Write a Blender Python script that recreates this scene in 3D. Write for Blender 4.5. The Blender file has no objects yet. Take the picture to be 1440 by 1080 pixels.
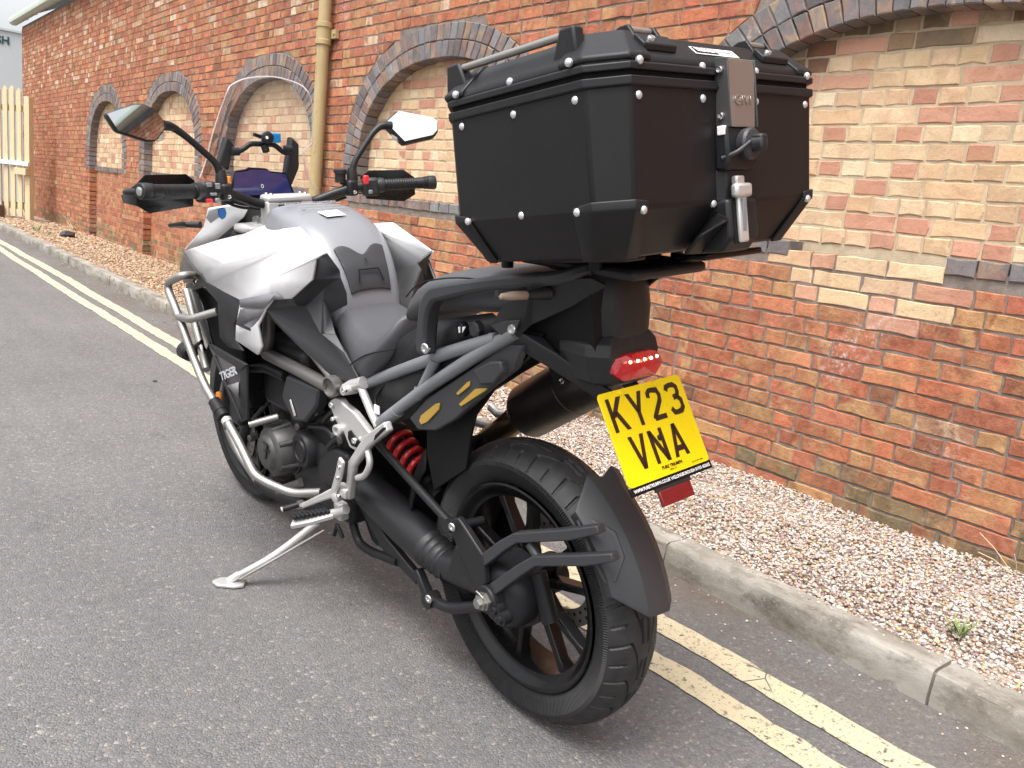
import bpy, math, random
import numpy as np
from mathutils import Vector, Matrix
random.seed(7); rng = np.random.default_rng(7)
C = bpy.context.scene.collection
SC = bpy.context.scene

# ------------------------------------------------------------------ camera, sky, sun, exposure
cam_d = bpy.data.cameras.new("camera"); cam = bpy.data.objects.new("camera", cam_d); C.objects.link(cam)
cam_d.sensor_width = 36.0; cam_d.lens = 29.1207; cam_d.clip_start = 0.05; cam_d.clip_end = 600
_R = Vector((0.7730244554, -0.6254573908, 0.1060011495)); _U = Vector((0.0471647068, 0.2232975496, 0.9736085942)); _F = Vector((0.6326204879, 0.7476237401, -0.2021139817))
cam.matrix_world = Matrix(((_R.x, _U.x, -_F.x, 0), (_R.y, _U.y, -_F.y, 0), (_R.z, _U.z, -_F.z, 1.1508), (0, 0, 0, 1)))
SC.camera = cam
SUN_EL, SUN_AZ = math.radians(66), math.radians(250)      # azimuth clockwise from +Y
W = bpy.data.worlds.new("World"); SC.world = W; W.use_nodes = True
nt = W.node_tree; bg = nt.nodes["Background"]
sky = nt.nodes.new("ShaderNodeTexSky"); sky.sky_type = 'NISHITA'; sky.sun_disc = False
sky.sun_elevation = SUN_EL; sky.sun_rotation = SUN_AZ; sky.air_density = 1.0; sky.dust_density = 6.0; sky.ozone_density = 1.0
hsv = nt.nodes.new("ShaderNodeHueSaturation"); hsv.inputs["Saturation"].default_value = 0.20     # overcast: nearly grey sky
nt.links.new(sky.outputs[0], hsv.inputs["Color"]); nt.links.new(hsv.outputs[0], bg.inputs[0])
bg.inputs[1].default_value = 0.148
sd = bpy.data.lights.new("sun", 'SUN'); sun = bpy.data.objects.new("sun", sd); C.objects.link(sun)
sd.energy = .95; sd.angle = math.radians(25); sd.color = (1.0, 0.965, 0.92)
_s = Vector((math.sin(SUN_AZ)*math.cos(SUN_EL), math.cos(SUN_AZ)*math.cos(SUN_EL), math.sin(SUN_EL)))
sun.rotation_euler = _s.to_track_quat('Z', 'Y').to_euler()
SC.view_settings.view_transform = 'Standard'; SC.view_settings.look = 'None'; SC.view_settings.gamma = 1.0
SC.view_settings.use_curve_mapping = False; SC.view_settings.exposure = 1.28
SC.cycles.max_bounces = 8; SC.cycles.transparent_max_bounces = 12

# ------------------------------------------------------------------ helpers
def tag(o, label=None, cat=None, group=None, kind=None):
    if label: o["label"] = label
    if cat: o["category"] = cat
    if group: o["group"] = group
    if kind: o["kind"] = kind
    return o
def empty(name, mw=None):
    o = bpy.data.objects.new(name, None); o.empty_display_size = .1; C.objects.link(o)
    if mw is not None: o.matrix_world = mw
    return o
def link(name, me, parent=None):
    o = bpy.data.objects.new(name, me); C.objects.link(o)
    if parent is not None: o.parent = parent
    return o
def mesh(name, vs, fs, mats, parent=None, smooth=35, bevel=0, bseg=2, sub=0, solid=0, mi=None, off=-1):
    me = bpy.data.meshes.new(name); me.from_pydata([tuple(v) for v in vs], [], [tuple(f) for f in fs])
    for m in (mats if isinstance(mats, (list, tuple)) else [mats]): me.materials.append(m)
    if mi is not None: me.polygons.foreach_set("material_index", mi)
    if smooth:
        me.polygons.foreach_set("use_smooth", [True]*len(me.polygons)); me.set_sharp_from_angle(angle=math.radians(smooth))
    me.update()
    o = link(name, me, parent)
    if solid:
        m = o.modifiers.new("solid", 'SOLIDIFY'); m.thickness = solid; m.offset = off
    if bevel:
        m = o.modifiers.new("bevel", 'BEVEL'); m.width = bevel; m.segments = bseg; m.limit_method = 'ANGLE'; m.angle_limit = math.radians(30)
    if sub:
        m = o.modifiers.new("sub", 'SUBSURF'); m.levels = sub; m.render_levels = sub
    return o
class G:                                                   # geometry collector: several shapes -> ONE mesh
    def __init__(s): s.v = []; s.f = []
    def add(s, vs, fs):
        b = len(s.v); s.v += [tuple(v) for v in vs]; s.f += [tuple(i+b for i in f) for f in fs]; return s
    def out(s, name, mat, parent=None, **k): return mesh(name, s.v, s.f, mat, parent, **k)
def V(p): return Vector(p)
def catmull(pts, n=6):
    pts = [V(p) for p in pts]
    if len(pts) < 3: return pts
    out = []; P = [pts[0]*2-pts[1]] + pts + [pts[-1]*2-pts[-2]]
    for i in range(1, len(P)-2):
        a, b, c, d = P[i-1:i+3]
        for k in range(n):
            t = k/n; out.append(.5*((2*b)+(c-a)*t+(2*a-5*b+4*c-d)*t*t+(3*b-a-3*c+d)*t**3))
    out.append(pts[-1]); return out
def rounded(pts, r, n=5):                                 # polyline with filleted corners
    pts = [V(p) for p in pts]; out = [pts[0]]
    for i in range(1, len(pts)-1):
        a, b, c = pts[i-1:i+2]; l = min(r, (a-b).length*.45, (c-b).length*.45)
        p, q = b+(a-b).normalized()*l, b+(c-b).normalized()*l
        for k in range(n+1):
            t = k/n; out.append(p*(1-t)**2+b*2*t*(1-t)+q*t*t)
    out.append(pts[-1]); return out
def frames(pts, up=None):
    T = []
    for i in range(len(pts)):
        T.append((pts[min(i+1, len(pts)-1)]-pts[max(i-1, 0)]).normalized())
    n = V(up) if up is not None else (V((0, 0, 1)) if abs(T[0].z) < .9 else V((0, 1, 0)))
    fr = []
    for t in T:
        if up is not None: n = V(up)
        n = (n-t*n.dot(t)).normalized(); fr.append((n, t.cross(n)))
    return fr
def sweep(pts, prof, up=None, caps=True):                 # prof(i)-> list of (a,b) offsets along (n, t x n)
    fr = frames(pts, up); vs = []; fs = []; m = len(prof(0))
    for i, p in enumerate(pts):
        n, b = fr[i]
        for (x, y) in prof(i): vs.append(p+n*x+b*y)
    for i in range(len(pts)-1):
        for k in range(m):
            a = i*m+k; c = i*m+(k+1) % m; fs.append((a, c, c+m, a+m))
    if caps: fs.append(tuple(reversed(range(m)))); e = (len(pts)-1)*m; fs.append(tuple(range(e, e+m)))
    return vs, fs
def circ(r, seg=14): return [(r*math.cos(2*math.pi*k/seg), r*math.sin(2*math.pi*k/seg)) for k in range(seg)]
def g_tube(pts, r, seg=14, fil=None, cat=0):
    pts = catmull(pts, cat) if cat else (rounded(pts, fil) if fil else [V(p) for p in pts])
    rr = r if isinstance(r, (list, tuple)) else None
    if rr and len(rr) != len(pts): rr = list(np.interp(np.linspace(0, 1, len(pts)), np.linspace(0, 1, len(rr)), rr))
    return sweep(pts, lambda i: circ(rr[i] if rr else r, seg))
def tube(name, pts, r, mat, parent=None, seg=14, fil=None, cat=0): return mesh(name, *g_tube(pts, r, seg, fil, cat), mat, parent, smooth=50)
def g_bar(pts, w, h, up=(1, 0, 0), fil=None):             # rectangular bar; w along up, h across
    pts = rounded(pts, fil, 3) if fil else [V(p) for p in pts]
    n = len(pts); iw = (lambda i: w if not isinstance(w, (list, tuple)) else float(np.interp(i/(n-1), np.linspace(0, 1, len(w)), w)))
    ih = (lambda i: h if not isinstance(h, (list, tuple)) else float(np.interp(i/(n-1), np.linspace(0, 1, len(h)), h)))
    return sweep(pts, lambda i: [(-iw(i)/2, -ih(i)/2), (iw(i)/2, -ih(i)/2), (iw(i)/2, ih(i)/2), (-iw(i)/2, ih(i)/2)], up)
def bar(name, pts, w, h, mat, parent=None, up=(1, 0, 0), fil=None, bevel=.002): return mesh(name, *g_bar(pts, w, h, up, fil), mat, parent, bevel=bevel)
def g_lathe(prof, o, ax, seg=32, ref=None):               # prof: (along axis, radius)
    a = V(ax).normalized(); n = a.orthogonal().normalized() if ref is None else V(ref); b = a.cross(n); o = V(o); vs = []; fs = []; m = len(prof)
    for s in range(seg):
        t = 2*math.pi*s/seg; d = n*math.cos(t)+b*math.sin(t)
        for (x, r) in prof: vs.append(o+a*x+d*r)
    for s in range(seg):
        for k in range(m-1):
            p = s*m+k; q = ((s+1) % seg)*m+k; fs.append((p, p+1, q+1, q))
    shut = abs(prof[0][0]-prof[-1][0])+abs(prof[0][1]-prof[-1][1]) < 1e-6   # ring-shaped profile: no end caps
    if prof[0][1] > 1e-4 and not shut: fs.append(tuple(s*m for s in range(seg)))
    if prof[-1][1] > 1e-4 and not shut: fs.append(tuple(s*m+m-1 for s in reversed(range(seg))))
    return vs, fs
def lathe(name, prof, o, ax, mat, parent=None, seg=32, smooth=35, **k): return mesh(name, *g_lathe(prof, o, ax, seg), mat, parent, smooth=smooth, **k)
def g_prism(poly, th):                                    # polygon of 3D points pushed along th (vector)
    n = len(poly); vs = [V(p) for p in poly]+[V(p)+V(th) for p in poly]
    return vs, [tuple(range(n)), tuple(reversed(range(n, 2*n)))]+[(i, i+n, (i+1) % n+n, (i+1) % n) for i in range(n)]
def fixn(o):
    import bmesh
    b = bmesh.new(); b.from_mesh(o.data); bmesh.ops.remove_doubles(b, verts=b.verts, dist=1e-6); bmesh.ops.recalc_face_normals(b, faces=b.faces); b.to_mesh(o.data); b.free(); return o
def prism(name, poly, th, mat, parent=None, bevel=.002, **k): return fixn(mesh(name, *g_prism(poly, th), mat, parent, bevel=bevel, **k))
def g_box(c, s, ax=None):
    c = V(c); X, Y, Z = [V(a) for a in (ax or ((1, 0, 0), (0, 1, 0), (0, 0, 1)))]; x, y, z = s[0]/2, s[1]/2, s[2]/2
    vs = [c+X*a*x+Y*b*y+Z*d*z for a in (-1, 1) for b in (-1, 1) for d in (-1, 1)]
    return vs, [(0, 1, 3, 2), (4, 6, 7, 5), (0, 4, 5, 1), (2, 3, 7, 6), (0, 2, 6, 4), (1, 5, 7, 3)]
def box(name, c, s, mat, parent=None, bevel=.003, ax=None, **k): return fixn(mesh(name, *g_box(c, s, ax), mat, parent, bevel=bevel, **k))
def loft(name, rings, mat, parent=None, closed=True, caps=True, **k):
    m = len(rings[0]); vs = [p for r in rings for p in r]; fs = []
    for i in range(len(rings)-1):
        for j in range(m if closed else m-1):
            a = i*m+j; b = i*m+(j+1) % m; fs.append((a, b, b+m, a+m))
    if caps and closed: fs.append(tuple(reversed(range(m)))); fs.append(tuple(range((len(rings)-1)*m, len(rings)*m)))
    return fixn(mesh(name, vs, fs, mat, parent, **k))
MR_DROP = 0; MR_K = 1                                      # the far side sits lower and narrower than a plain mirror image
def panel(name, P, F, mat, parent=None, solid=.006, bevel=.003, mirror=False, sub=0, smooth=25, **k):
    ks = list(P); ix = {q: i for i, q in enumerate(ks)}
    s = -1 if mirror else 1
    vs = [(P[q][0]*s*MR_K, P[q][1], P[q][2]-MR_DROP*max(0, abs(P[q][0])-.14)) for q in ks]; fs = [[ix[q] for q in (f.split() if isinstance(f, str) else f)] for f in F]
    o = mesh(name, vs, fs, mat, parent, smooth=smooth); fixn(o)
    # point the normals outward (away from the centre plane / up), then thicken inward
    me = o.data; acc = sum((p.normal.dot(V((s*-.7, -.3, .5)))*p.area for p in me.polygons))
    if acc < 0: me.flip_normals()
    m = o.modifiers.new("solid", 'SOLIDIFY'); m.thickness = solid; m.offset = -1
    if bevel:
        m = o.modifiers.new("bevel", 'BEVEL'); m.width = bevel; m.segments = 2; m.limit_method = 'ANGLE'; m.angle_limit = math.radians(18)
    if sub:
        m = o.modifiers.new("sub", 'SUBSURF'); m.levels = sub; m.render_levels = sub
    return o
def mir(p): return (-p[0], p[1], p[2])
def off(p, d): return (p[0]+d[0], p[1]+d[1], p[2]+d[2])
def text(name, s, size, o, X, Y, mat, parent=None, ext=.0004, align='CENTER', space=1.0, bold=0.0, fit=None):
    cu = bpy.data.curves.new(name, 'FONT'); cu.body = s; cu.size = size; cu.extrude = ext; cu.align_x = align; cu.align_y = 'CENTER'; cu.space_character = space; cu.offset = bold; cu.resolution_u = 3
    t = bpy.data.objects.new(name, cu); C.objects.link(t); dg = bpy.context.evaluated_depsgraph_get(); dg.update()
    me = bpy.data.meshes.new_from_object(t.evaluated_get(dg)); bpy.data.objects.remove(t); bpy.data.curves.remove(cu)
    me.name = name; me.materials.clear(); me.materials.append(mat)
    if fit:
        xs = [v.co.x for v in me.vertices]; k = fit/(max(xs)-min(xs))
        for v in me.vertices: v.co.x *= k
    X = V(X).normalized(); Y = V(Y); Y = (Y-X*Y.dot(X)).normalized(); Z = X.cross(Y); M4 = Matrix(((X.x, Y.x, Z.x, o[0]), (X.y, Y.y, Z.y, o[1]), (X.z, Y.z, Z.z, o[2]), (0, 0, 0, 1)))
    me.transform(M4); return link(name, me, parent)
def npmesh(name, v, f, mat, parent=None, col=None, smooth=False):
    me = bpy.data.meshes.new(name); nv, nf, k = len(v), len(f), f.shape[1]
    me.vertices.add(nv); me.vertices.foreach_set("co", np.asarray(v, np.float32).ravel())
    me.loops.add(nf*k); me.loops.foreach_set("vertex_index", f.astype(np.int32).ravel())
    me.polygons.add(nf); me.polygons.foreach_set("loop_start", np.arange(0, nf*k, k, dtype=np.int32))
    try: me.polygons.foreach_set("loop_total", np.full(nf, k, np.int32))
    except Exception: pass
    me.materials.append(mat)
    if smooth: me.polygons.foreach_set("use_smooth", np.ones(nf, bool))
    if col is not None:
        ca = me.color_attributes.new("tone", 'FLOAT_COLOR', 'POINT'); ca.data.foreach_set("color", np.c_[col, np.ones(nv)].astype(np.float32).ravel())
    me.update(calc_edges=True); me.validate(); return link(name, me, parent)

# ------------------------------------------------------------------ materials
class N:                                                   # small node builder
    def __init__(s, name):
        s.m = bpy.data.materials.new(name); s.m.use_nodes = True; s.t = s.m.node_tree; s.b = s.t.nodes["Principled BSDF"]; s.co = None
    def n(s, ty, **k):
        x = s.t.nodes.new(ty)
        for a, v in k.items(): setattr(x, a, v)
        return x
    def l(s, a, b): s.t.links.new(a, b)
    def coord(s, scale=None, kind="Object"):
        t = s.n("ShaderNodeTexCoord").outputs[kind]
        if scale is None: return t
        m = s.n("ShaderNodeMapping"); m.inputs["Scale"].default_value = scale; s.l(t, m.inputs[0]); return m.outputs[0]
    def noise(s, sc, det=4, rough=.55, vec=None, dist=0):
        x = s.n("ShaderNodeTexNoise"); x.inputs["Scale"].default_value = sc; x.inputs["Detail"].default_value = det; x.inputs["Roughness"].default_value = rough; x.inputs["Distortion"].default_value = dist
        s.l(vec if vec is not None else s.coord(), x.inputs["Vector"]); return x.outputs["Fac"]
    def vor(s, sc, vec=None, out="Distance", feat='F1'):
        x = s.n("ShaderNodeTexVoronoi", feature=feat); x.inputs["Scale"].default_value = sc; s.l(vec if vec is not None else s.coord(), x.inputs["Vector"]); return x.outputs[out]
    def ramp(s, f, stops):
        r = s.n("ShaderNodeValToRGB"); e = r.color_ramp.elements
        while len(e) < len(stops): e.new(.5)
        for q, (p, c) in zip(e, stops): q.position = p; q.color = tuple(c)+(1,) if isinstance(c, (tuple, list)) else (c, c, c, 1)
        s.l(f, r.inputs[0]); return r.outputs[0]
    def mix(s, f, a, b, mode='MIX'):
        x = s.n("ShaderNodeMix", data_type='RGBA', blend_type=mode)
        for i, v in ((0, f), (6, a), (7, b)):
            if hasattr(v, "links"): s.l(v, x.inputs[i])
            else: x.inputs[i].default_value = v if i == 0 else tuple(v)+(1,) if len(v) == 3 else v
        return x.outputs[2]
    def math(s, op, a, b=None, clamp=False):
        x = s.n("ShaderNodeMath", operation=op); x.use_clamp = clamp
        for i, v in ((0, a), (1, b)):
            if v is None: continue
            if hasattr(v, "links"): s.l(v, x.inputs[i])
            else: x.inputs[i].default_value = v
        return x.outputs[0]
    def bump(s, h, st=.3, d=.001, prev=None):
        x = s.n("ShaderNodeBump"); x.inputs["Strength"].default_value = st; x.inputs["Distance"].default_value = d; s.l(h, x.inputs["Height"])
        if prev is not None: s.l(prev, x.inputs["Normal"])
        s.l(x.outputs[0], s.b.inputs["Normal"]); return x.outputs[0]
    def base(s, c):
        if hasattr(c, "links"): s.l(c, s.b.inputs["Base Color"])
        else: s.b.inputs["Base Color"].default_value = tuple(c)+(1,)
        return s
    def set(s, **k):
        for a, v in k.items():
            i = s.b.inputs[a.replace("_", " ")]
            if hasattr(v, "links"): s.l(v, i)
            else: i.default_value = v
        return s
def simple(name, c, rough=.5, metal=0, bump=None, var=.12, rv=.1, dust=0, coat=0, spec=.5):
    n = N(name); f = n.noise(9, 5)
    lo = tuple(x*(1-var) for x in c); hi = tuple(min(1, x*(1+var)) for x in c)
    col = n.mix(f, lo, hi)
    if dust:                                               # road dust specks
        g = n.ramp(n.noise(60, 6, .7), [(.52, 0), (.75, 1)]); col = n.mix(n.math('MULTIPLY', g, dust), col, (.2, .18, .16))
    n.base(col).set(Metallic=metal, Specular_IOR_Level=spec)
    r = n.math('ADD', n.math('MULTIPLY', n.noise(14, 5), rv*2), rough-rv); n.set(Roughness=r)
    if coat: n.set(Coat_Weight=coat, Coat_Roughness=.06)
    if bump: n.bump(n.noise(bump[0], 3), bump[1], bump[2])
    return n.m
M = {}
M['plastic'] = simple("black_plastic", (.0150, .0152, .0168), .48, bump=(900, .25, .0006), dust=.05, spec=0.42)
M['plastic2'] = simple("dark_grey_plastic", (.029, .030, .0335), .5, bump=(700, .25, .0006), dust=.04, spec=0.5)
M['gloss'] = simple("gloss_black", (.006, .006, .0065), .22, dust=.05, spec=.28)
M['satin'] = simple("satin_black_metal", (.0145, .0148, .0165), .38, bump=(300, .08, .0005), dust=.04, spec=.28)
M['case'] = simple("black_powder_coat", (.0100, .0097, .0102), .42, bump=(420, .10, .0004), dust=.015, spec=.28)
M['caseplastic'] = simple("case_black_plastic", (.0135, .0135, .0150), .45, bump=(800, .2, .0005), dust=.04, spec=.28)
M['seat'] = simple("seat_vinyl", (.058, .059, .066), .55, bump=(650, .35, .0008), dust=.05, spec=0.5)
M['white'] = simple("white_paint", (.82, .82, .83), .36, var=.02, coat=.25)
M['decal'] = simple("grey_decal", (.19, .19, .205), .35, var=.04)
M['decal2'] = simple("dark_grey_decal", (.085, .082, .088), .35, var=.04)
M['tank'] = simple("satin_grey_paint", (.205, .21, .228), .38, .15, var=.05, coat=.15)
M['steel'] = simple("brushed_steel", (.36, .345, .325), .46, .9, bump=(300, .05, .0003), var=.1)
M['alu'] = simple("cast_aluminium", (.57, .56, .545), .45, .6, bump=(350, .15, .0004), var=.08)
M['bolt'] = simple("bright_bolt", (.66, .66, .65), .25, 1)
M['bolt2'] = simple("satin_rivet", (.62, .62, .62), .4, .6)
M['sub'] = simple("grey_frame_paint", (.20, .21, .225), .42, .25, var=.08, dust=.06)
M['frame'] = simple("bronze_grey_frame", (.17, .16, .15), .4, .6, var=.1)
M['engine'] = simple("dark_cast_engine", (.075, .073, .072), .5, .4, bump=(160, .25, .0008), dust=.12)
M['engine2'] = simple("black_engine", (.013, .013, .0145), .45, .1, bump=(160, .2, .0006), dust=.05, spec=.28)
M['void'] = simple("void_black", (.004, .004, .004), .7, spec=.28)  # near black, also for sheets that stand in for dark gaps
M['red_spring'] = simple("red_spring", (.48, .012, .014), .3, coat=.4)
M['gold'] = simple("gold_can", (.52, .33, .06), .35, .4)
M['exh'] = simple("dark_exhaust", (.085, .075, .066), .38, .7, var=.3, dust=.3)
M['exh2'] = simple("heat_tinted_steel", (.26, .19, .13), .34, 1, var=.3)
M['plate'] = simple("yellow_plate", (.84, .62, .004), .28, var=.02)
M['platechar'] = simple("plate_black", (.03, .012, .006), .4)
M['print'] = simple("white_print", (.8, .8, .8), .5, var=.02)
M['printgrey'] = simple("grey_print", (.42, .43, .46), .5, var=.02)
M['amber'] = simple("amber_lens", (.72, .22, .02), .2)
M['clearlens'] = simple("smoked_lens", (.30, .225, .175), .18, bump=(700, .8, .001))
M['blue'] = simple("blue_anodised", (.005, .22, .55), .3, .2)
M['blue2'] = simple("blue_fob", (.006, .10, .30), .4)
M['redbtn'] = simple("red_switch", (.65, .03, .04), .3)
M['whitetag'] = simple("white_sticker", (.78, .78, .80), .35, var=.02)
M['redrefl'] = simple("red_reflector", (.15, .003, .006), .15, bump=(900, .6, .001), coat=.6)
M['disc'] = simple("brake_disc", (.25, .235, .22), .35, 1)
n = N("mirror_glass"); n.base((.62, .63, .65)).set(Metallic=1, Roughness=.015); M['mirror'] = n.m
n = N("tail_lens"); n.base(n.mix(n.vor(160), (.10, .001, .003), (.30, .0015, .006))).set(Roughness=.10, Coat_Weight=1.0, Emission_Color=(1, .01, .02, 1), Emission_Strength=.10); n.bump(n.vor(220), .35, .001); M['lens'] = n.m
n = N("lit_led"); n.base((1, .8, .6)).set(Emission_Color=(1, .74, .42, 1), Emission_Strength=2.2); M['led'] = n.m
n = N("dash_glass"); n.base(n.mix(n.noise(7, 5), (.012, .014, .06), (.035, .045, .17))).set(Roughness=.06, Coat_Weight=1); M['dash'] = n.m
# windscreen: thin clear acrylic
n = N("clear_acrylic"); tr = n.n("ShaderNodeBsdfTransparent"); tr.inputs[0].default_value = (.93, .94, .95, 1)
gl = n.n("ShaderNodeBsdfGlossy"); gl.inputs["Roughness"].default_value = .04; df = n.n("ShaderNodeBsdfDiffuse"); df.inputs[0].default_value = (.8, .8, .82, 1)
lw = n.n("ShaderNodeLayerWeight"); lw.inputs[0].default_value = .25; mx = n.n("ShaderNodeMixShader"); mx2 = n.n("ShaderNodeMixShader"); mx2.inputs[0].default_value = .07
n.l(n.math('MULTIPLY', lw.outputs["Fresnel"], .6), mx.inputs[0]); n.l(tr.outputs[0], mx2.inputs[1]); n.l(df.outputs[0], mx2.inputs[2]); n.l(mx2.outputs[0], mx.inputs[1]); n.l(gl.outputs[0], mx.inputs[2])
n.l(mx.outputs[0], n.t.nodes["Material Output"].inputs[0]); M['acrylic'] = n.m
n = N("acrylic_edge"); tr = n.n("ShaderNodeBsdfTransparent"); mx = n.n("ShaderNodeMixShader"); mx.inputs[0].default_value = .5; n.base((.75, .72, .72)).set(Roughness=.2); n.l(tr.outputs[0], mx.inputs[1]); n.l(n.b.outputs[0], mx.inputs[2]); n.l(mx.outputs[0], n.t.nodes["Material Output"].inputs[0]); M['acrylic_edge'] = n.m
# tyre rubber with fine ribs on the sidewall (angle about the axle)
n = N("tyre_rubber"); xyz = n.n("ShaderNodeSeparateXYZ"); n.l(n.coord(), xyz.inputs[0])
zz = xyz.outputs[2]
n.base(n.mix(n.ramp(n.noise(35, 6, .65), [(.35, 0), (.8, 1)]), (.011, .011, .012), (.034, .033, .032))).set(Roughness=n.math('ADD', n.math('MULTIPLY', n.noise(30, 4), .3), .42))
b1 = n.bump(n.noise(420, 3), .25, .0008); M['tyre'] = n.m
n = N("tyre_sidewall"); n.base(n.mix(n.ramp(n.noise(30, 6, .65), [(.4, 0), (.85, 1)]), (.010, .010, .011), (.026, .025, .025))).set(Roughness=.55)
at = n.n("ShaderNodeAttribute"); at.attribute_name = "ang"
w = n.math('SINE', n.math('MULTIPLY', at.outputs["Fac"], 330.0)); n.bump(w, 1.0, .0035); M['sidewall'] = n.m

# ------------------------------------------------------------------ setting materials
n = N("asphalt"); oc = n.coord()
ag = n.vor(118, oc, "Color"); sep = n.n("ShaderNodeSeparateColor"); n.l(ag, sep.inputs[0])
base = n.ramp(sep.outputs[0], [(0, (.105, .103, .105)), (.35, (.150, .148, .152)), (.62, (.182, .170, .163)), (.82, (.170, .169, .173)), (.94, (.235, .205, .178)), (.99, (.34, .31, .28))])
edge = n.vor(118, oc, feat='DISTANCE_TO_EDGE'); base = n.mix(n.math('MULTIPLY', n.ramp(edge, [(.02, 1), (.16, 0)]), .50), base, (.062, .058, .056))
base = n.mix(n.math('MULTIPLY', n.ramp(n.noise(420, 3, .6), [(.55, 0), (.75, 1)]), .40), base, (.25, .235, .225))
base = n.mix(n.ramp(n.noise(1.3, 6, .6), [(.3, 0), (.7, 1)]), n.mix(.20, base, (.085, .082, .081)), n.mix(.22, base, (.225, .218, .214)))
xyz = n.n("ShaderNodeSeparateXYZ"); n.l(oc, xyz.inputs[0])
patch = n.ramp(n.noise(.55, 4, .55), [(.46, 0), (.54, 1)]); base = n.mix(n.math('MULTIPLY', patch, .16), base, (.11, .105, .10)); lane = n.ramp(n.noise(3, 5, .6, n.coord((2.2, .12, 1))), [(.35, 0), (.75, 1)]); base = n.mix(n.math('MULTIPLY', lane, .25), base, (.07, .067, .067))
near = n.n("ShaderNodeMapRange"); near.inputs[1].default_value = 1.80; near.inputs[2].default_value = 2.18; n.l(xyz.outputs[0], near.inputs[0])
dirt = n.math('MULTIPLY', n.math('MULTIPLY', near.outputs[0], n.ramp(n.noise(2.2, 7, .65, n.coord((1.5, .7, 1))), [(.36, 0), (.62, 1)])), .8)
base = n.mix(dirt, base, n.mix(n.noise(40, 4), (.055, .042, .033), (.16, .118, .085)))
pale_ = n.ramp(n.noise(9, 5, .6), [(.715, 0), (.74, 1)]); base = n.mix(n.math('MULTIPLY', pale_, .5), base, (.36, .33, .31)); spot = n.ramp(n.noise(5, 3, .5), [(.66, 0), (.74, 1)]); base = n.mix(n.math('MULTIPLY', spot, .35), base, (.045, .043, .043))
n.base(base).set(Roughness=.86, Specular_IOR_Level=.35)
b1 = n.bump(n.ramp(edge, [(0, 0), (.35, 1)]), .65, .004); n.bump(n.noise(25, 5), .3, .006, b1); M['asphalt'] = n.m
n = N("worn_yellow_paint"); oc = n.coord()
pc = n.mix(n.noise(14, 6, .6), (.46, .385, .245), (.57, .50, .35)); pc = n.mix(n.ramp(n.noise(3, 5), [(.45, 0), (.75, 1)]), pc, (.47, .41, .27))
ck = n.vor(6.5, n.coord((1, 1, 1)), feat='DISTANCE_TO_EDGE'); crack = n.ramp(ck, [(.006, 1), (.016, 0)])
crack = n.math('MULTIPLY', crack, n.ramp(n.noise(2.5, 3), [(.55, 0), (.62, 1)]))
wear = n.ramp(n.noise(38, 6, .7), [(.57, 0), (.64, 1)]); wear2 = n.math('MULTIPLY', n.ramp(n.noise(120, 3, .6), [(.57, 0), (.68, 1)]), .75)
f = n.math('MAXIMUM', n.math('MAXIMUM', crack, wear), wear2)
n.base(n.mix(f, pc, (.085, .08, .078))).set(Roughness=.75); n.bump(n.math('SUBTRACT', n.noise(140, 4), n.math('MULTIPLY', f, .8)), .5, .003); M['paint'] = n.m
n = N("kerb_concrete"); oc = n.coord()
c = n.mix(n.ramp(n.noise(4, 7, .62), [(.3, 0), (.7, 1)]), (.185, .17, .14), (.335, .315, .28)); c = n.mix(n.ramp(n.noise(11, 6, .7, n.coord((1, .5, 1))), [(.5, 0), (.68, 1)]), c, (.085, .075, .06))
c = n.mix(n.ramp(n.noise(70, 5, .7), [(.58, 0), (.75, 1)]), c, (.40, .38, .35)); c = n.mix(n.ramp(n.noise(1.7, 5), [(.55, 0), (.8, 1)]), c, (.20, .155, .10))
xyz = n.n("ShaderNodeSeparateXYZ"); n.l(oc, xyz.inputs[0])
grime = n.math('MULTIPLY', n.ramp(n.noise(6, 7, .7, n.coord((2, .6, 2.5))), [(.42, 0), (.66, 1)]), .62); c = n.mix(grime, c, n.mix(n.noise(60, 4), (.075, .062, .046), (.16, .13, .095)))
n.base(c).set(Roughness=.9); b1 = n.bump(n.noise(180, 5, .7), .6, .003); n.bump(n.noise(22, 5), .4, .006, b1); M['kerb'] = n.m
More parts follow.
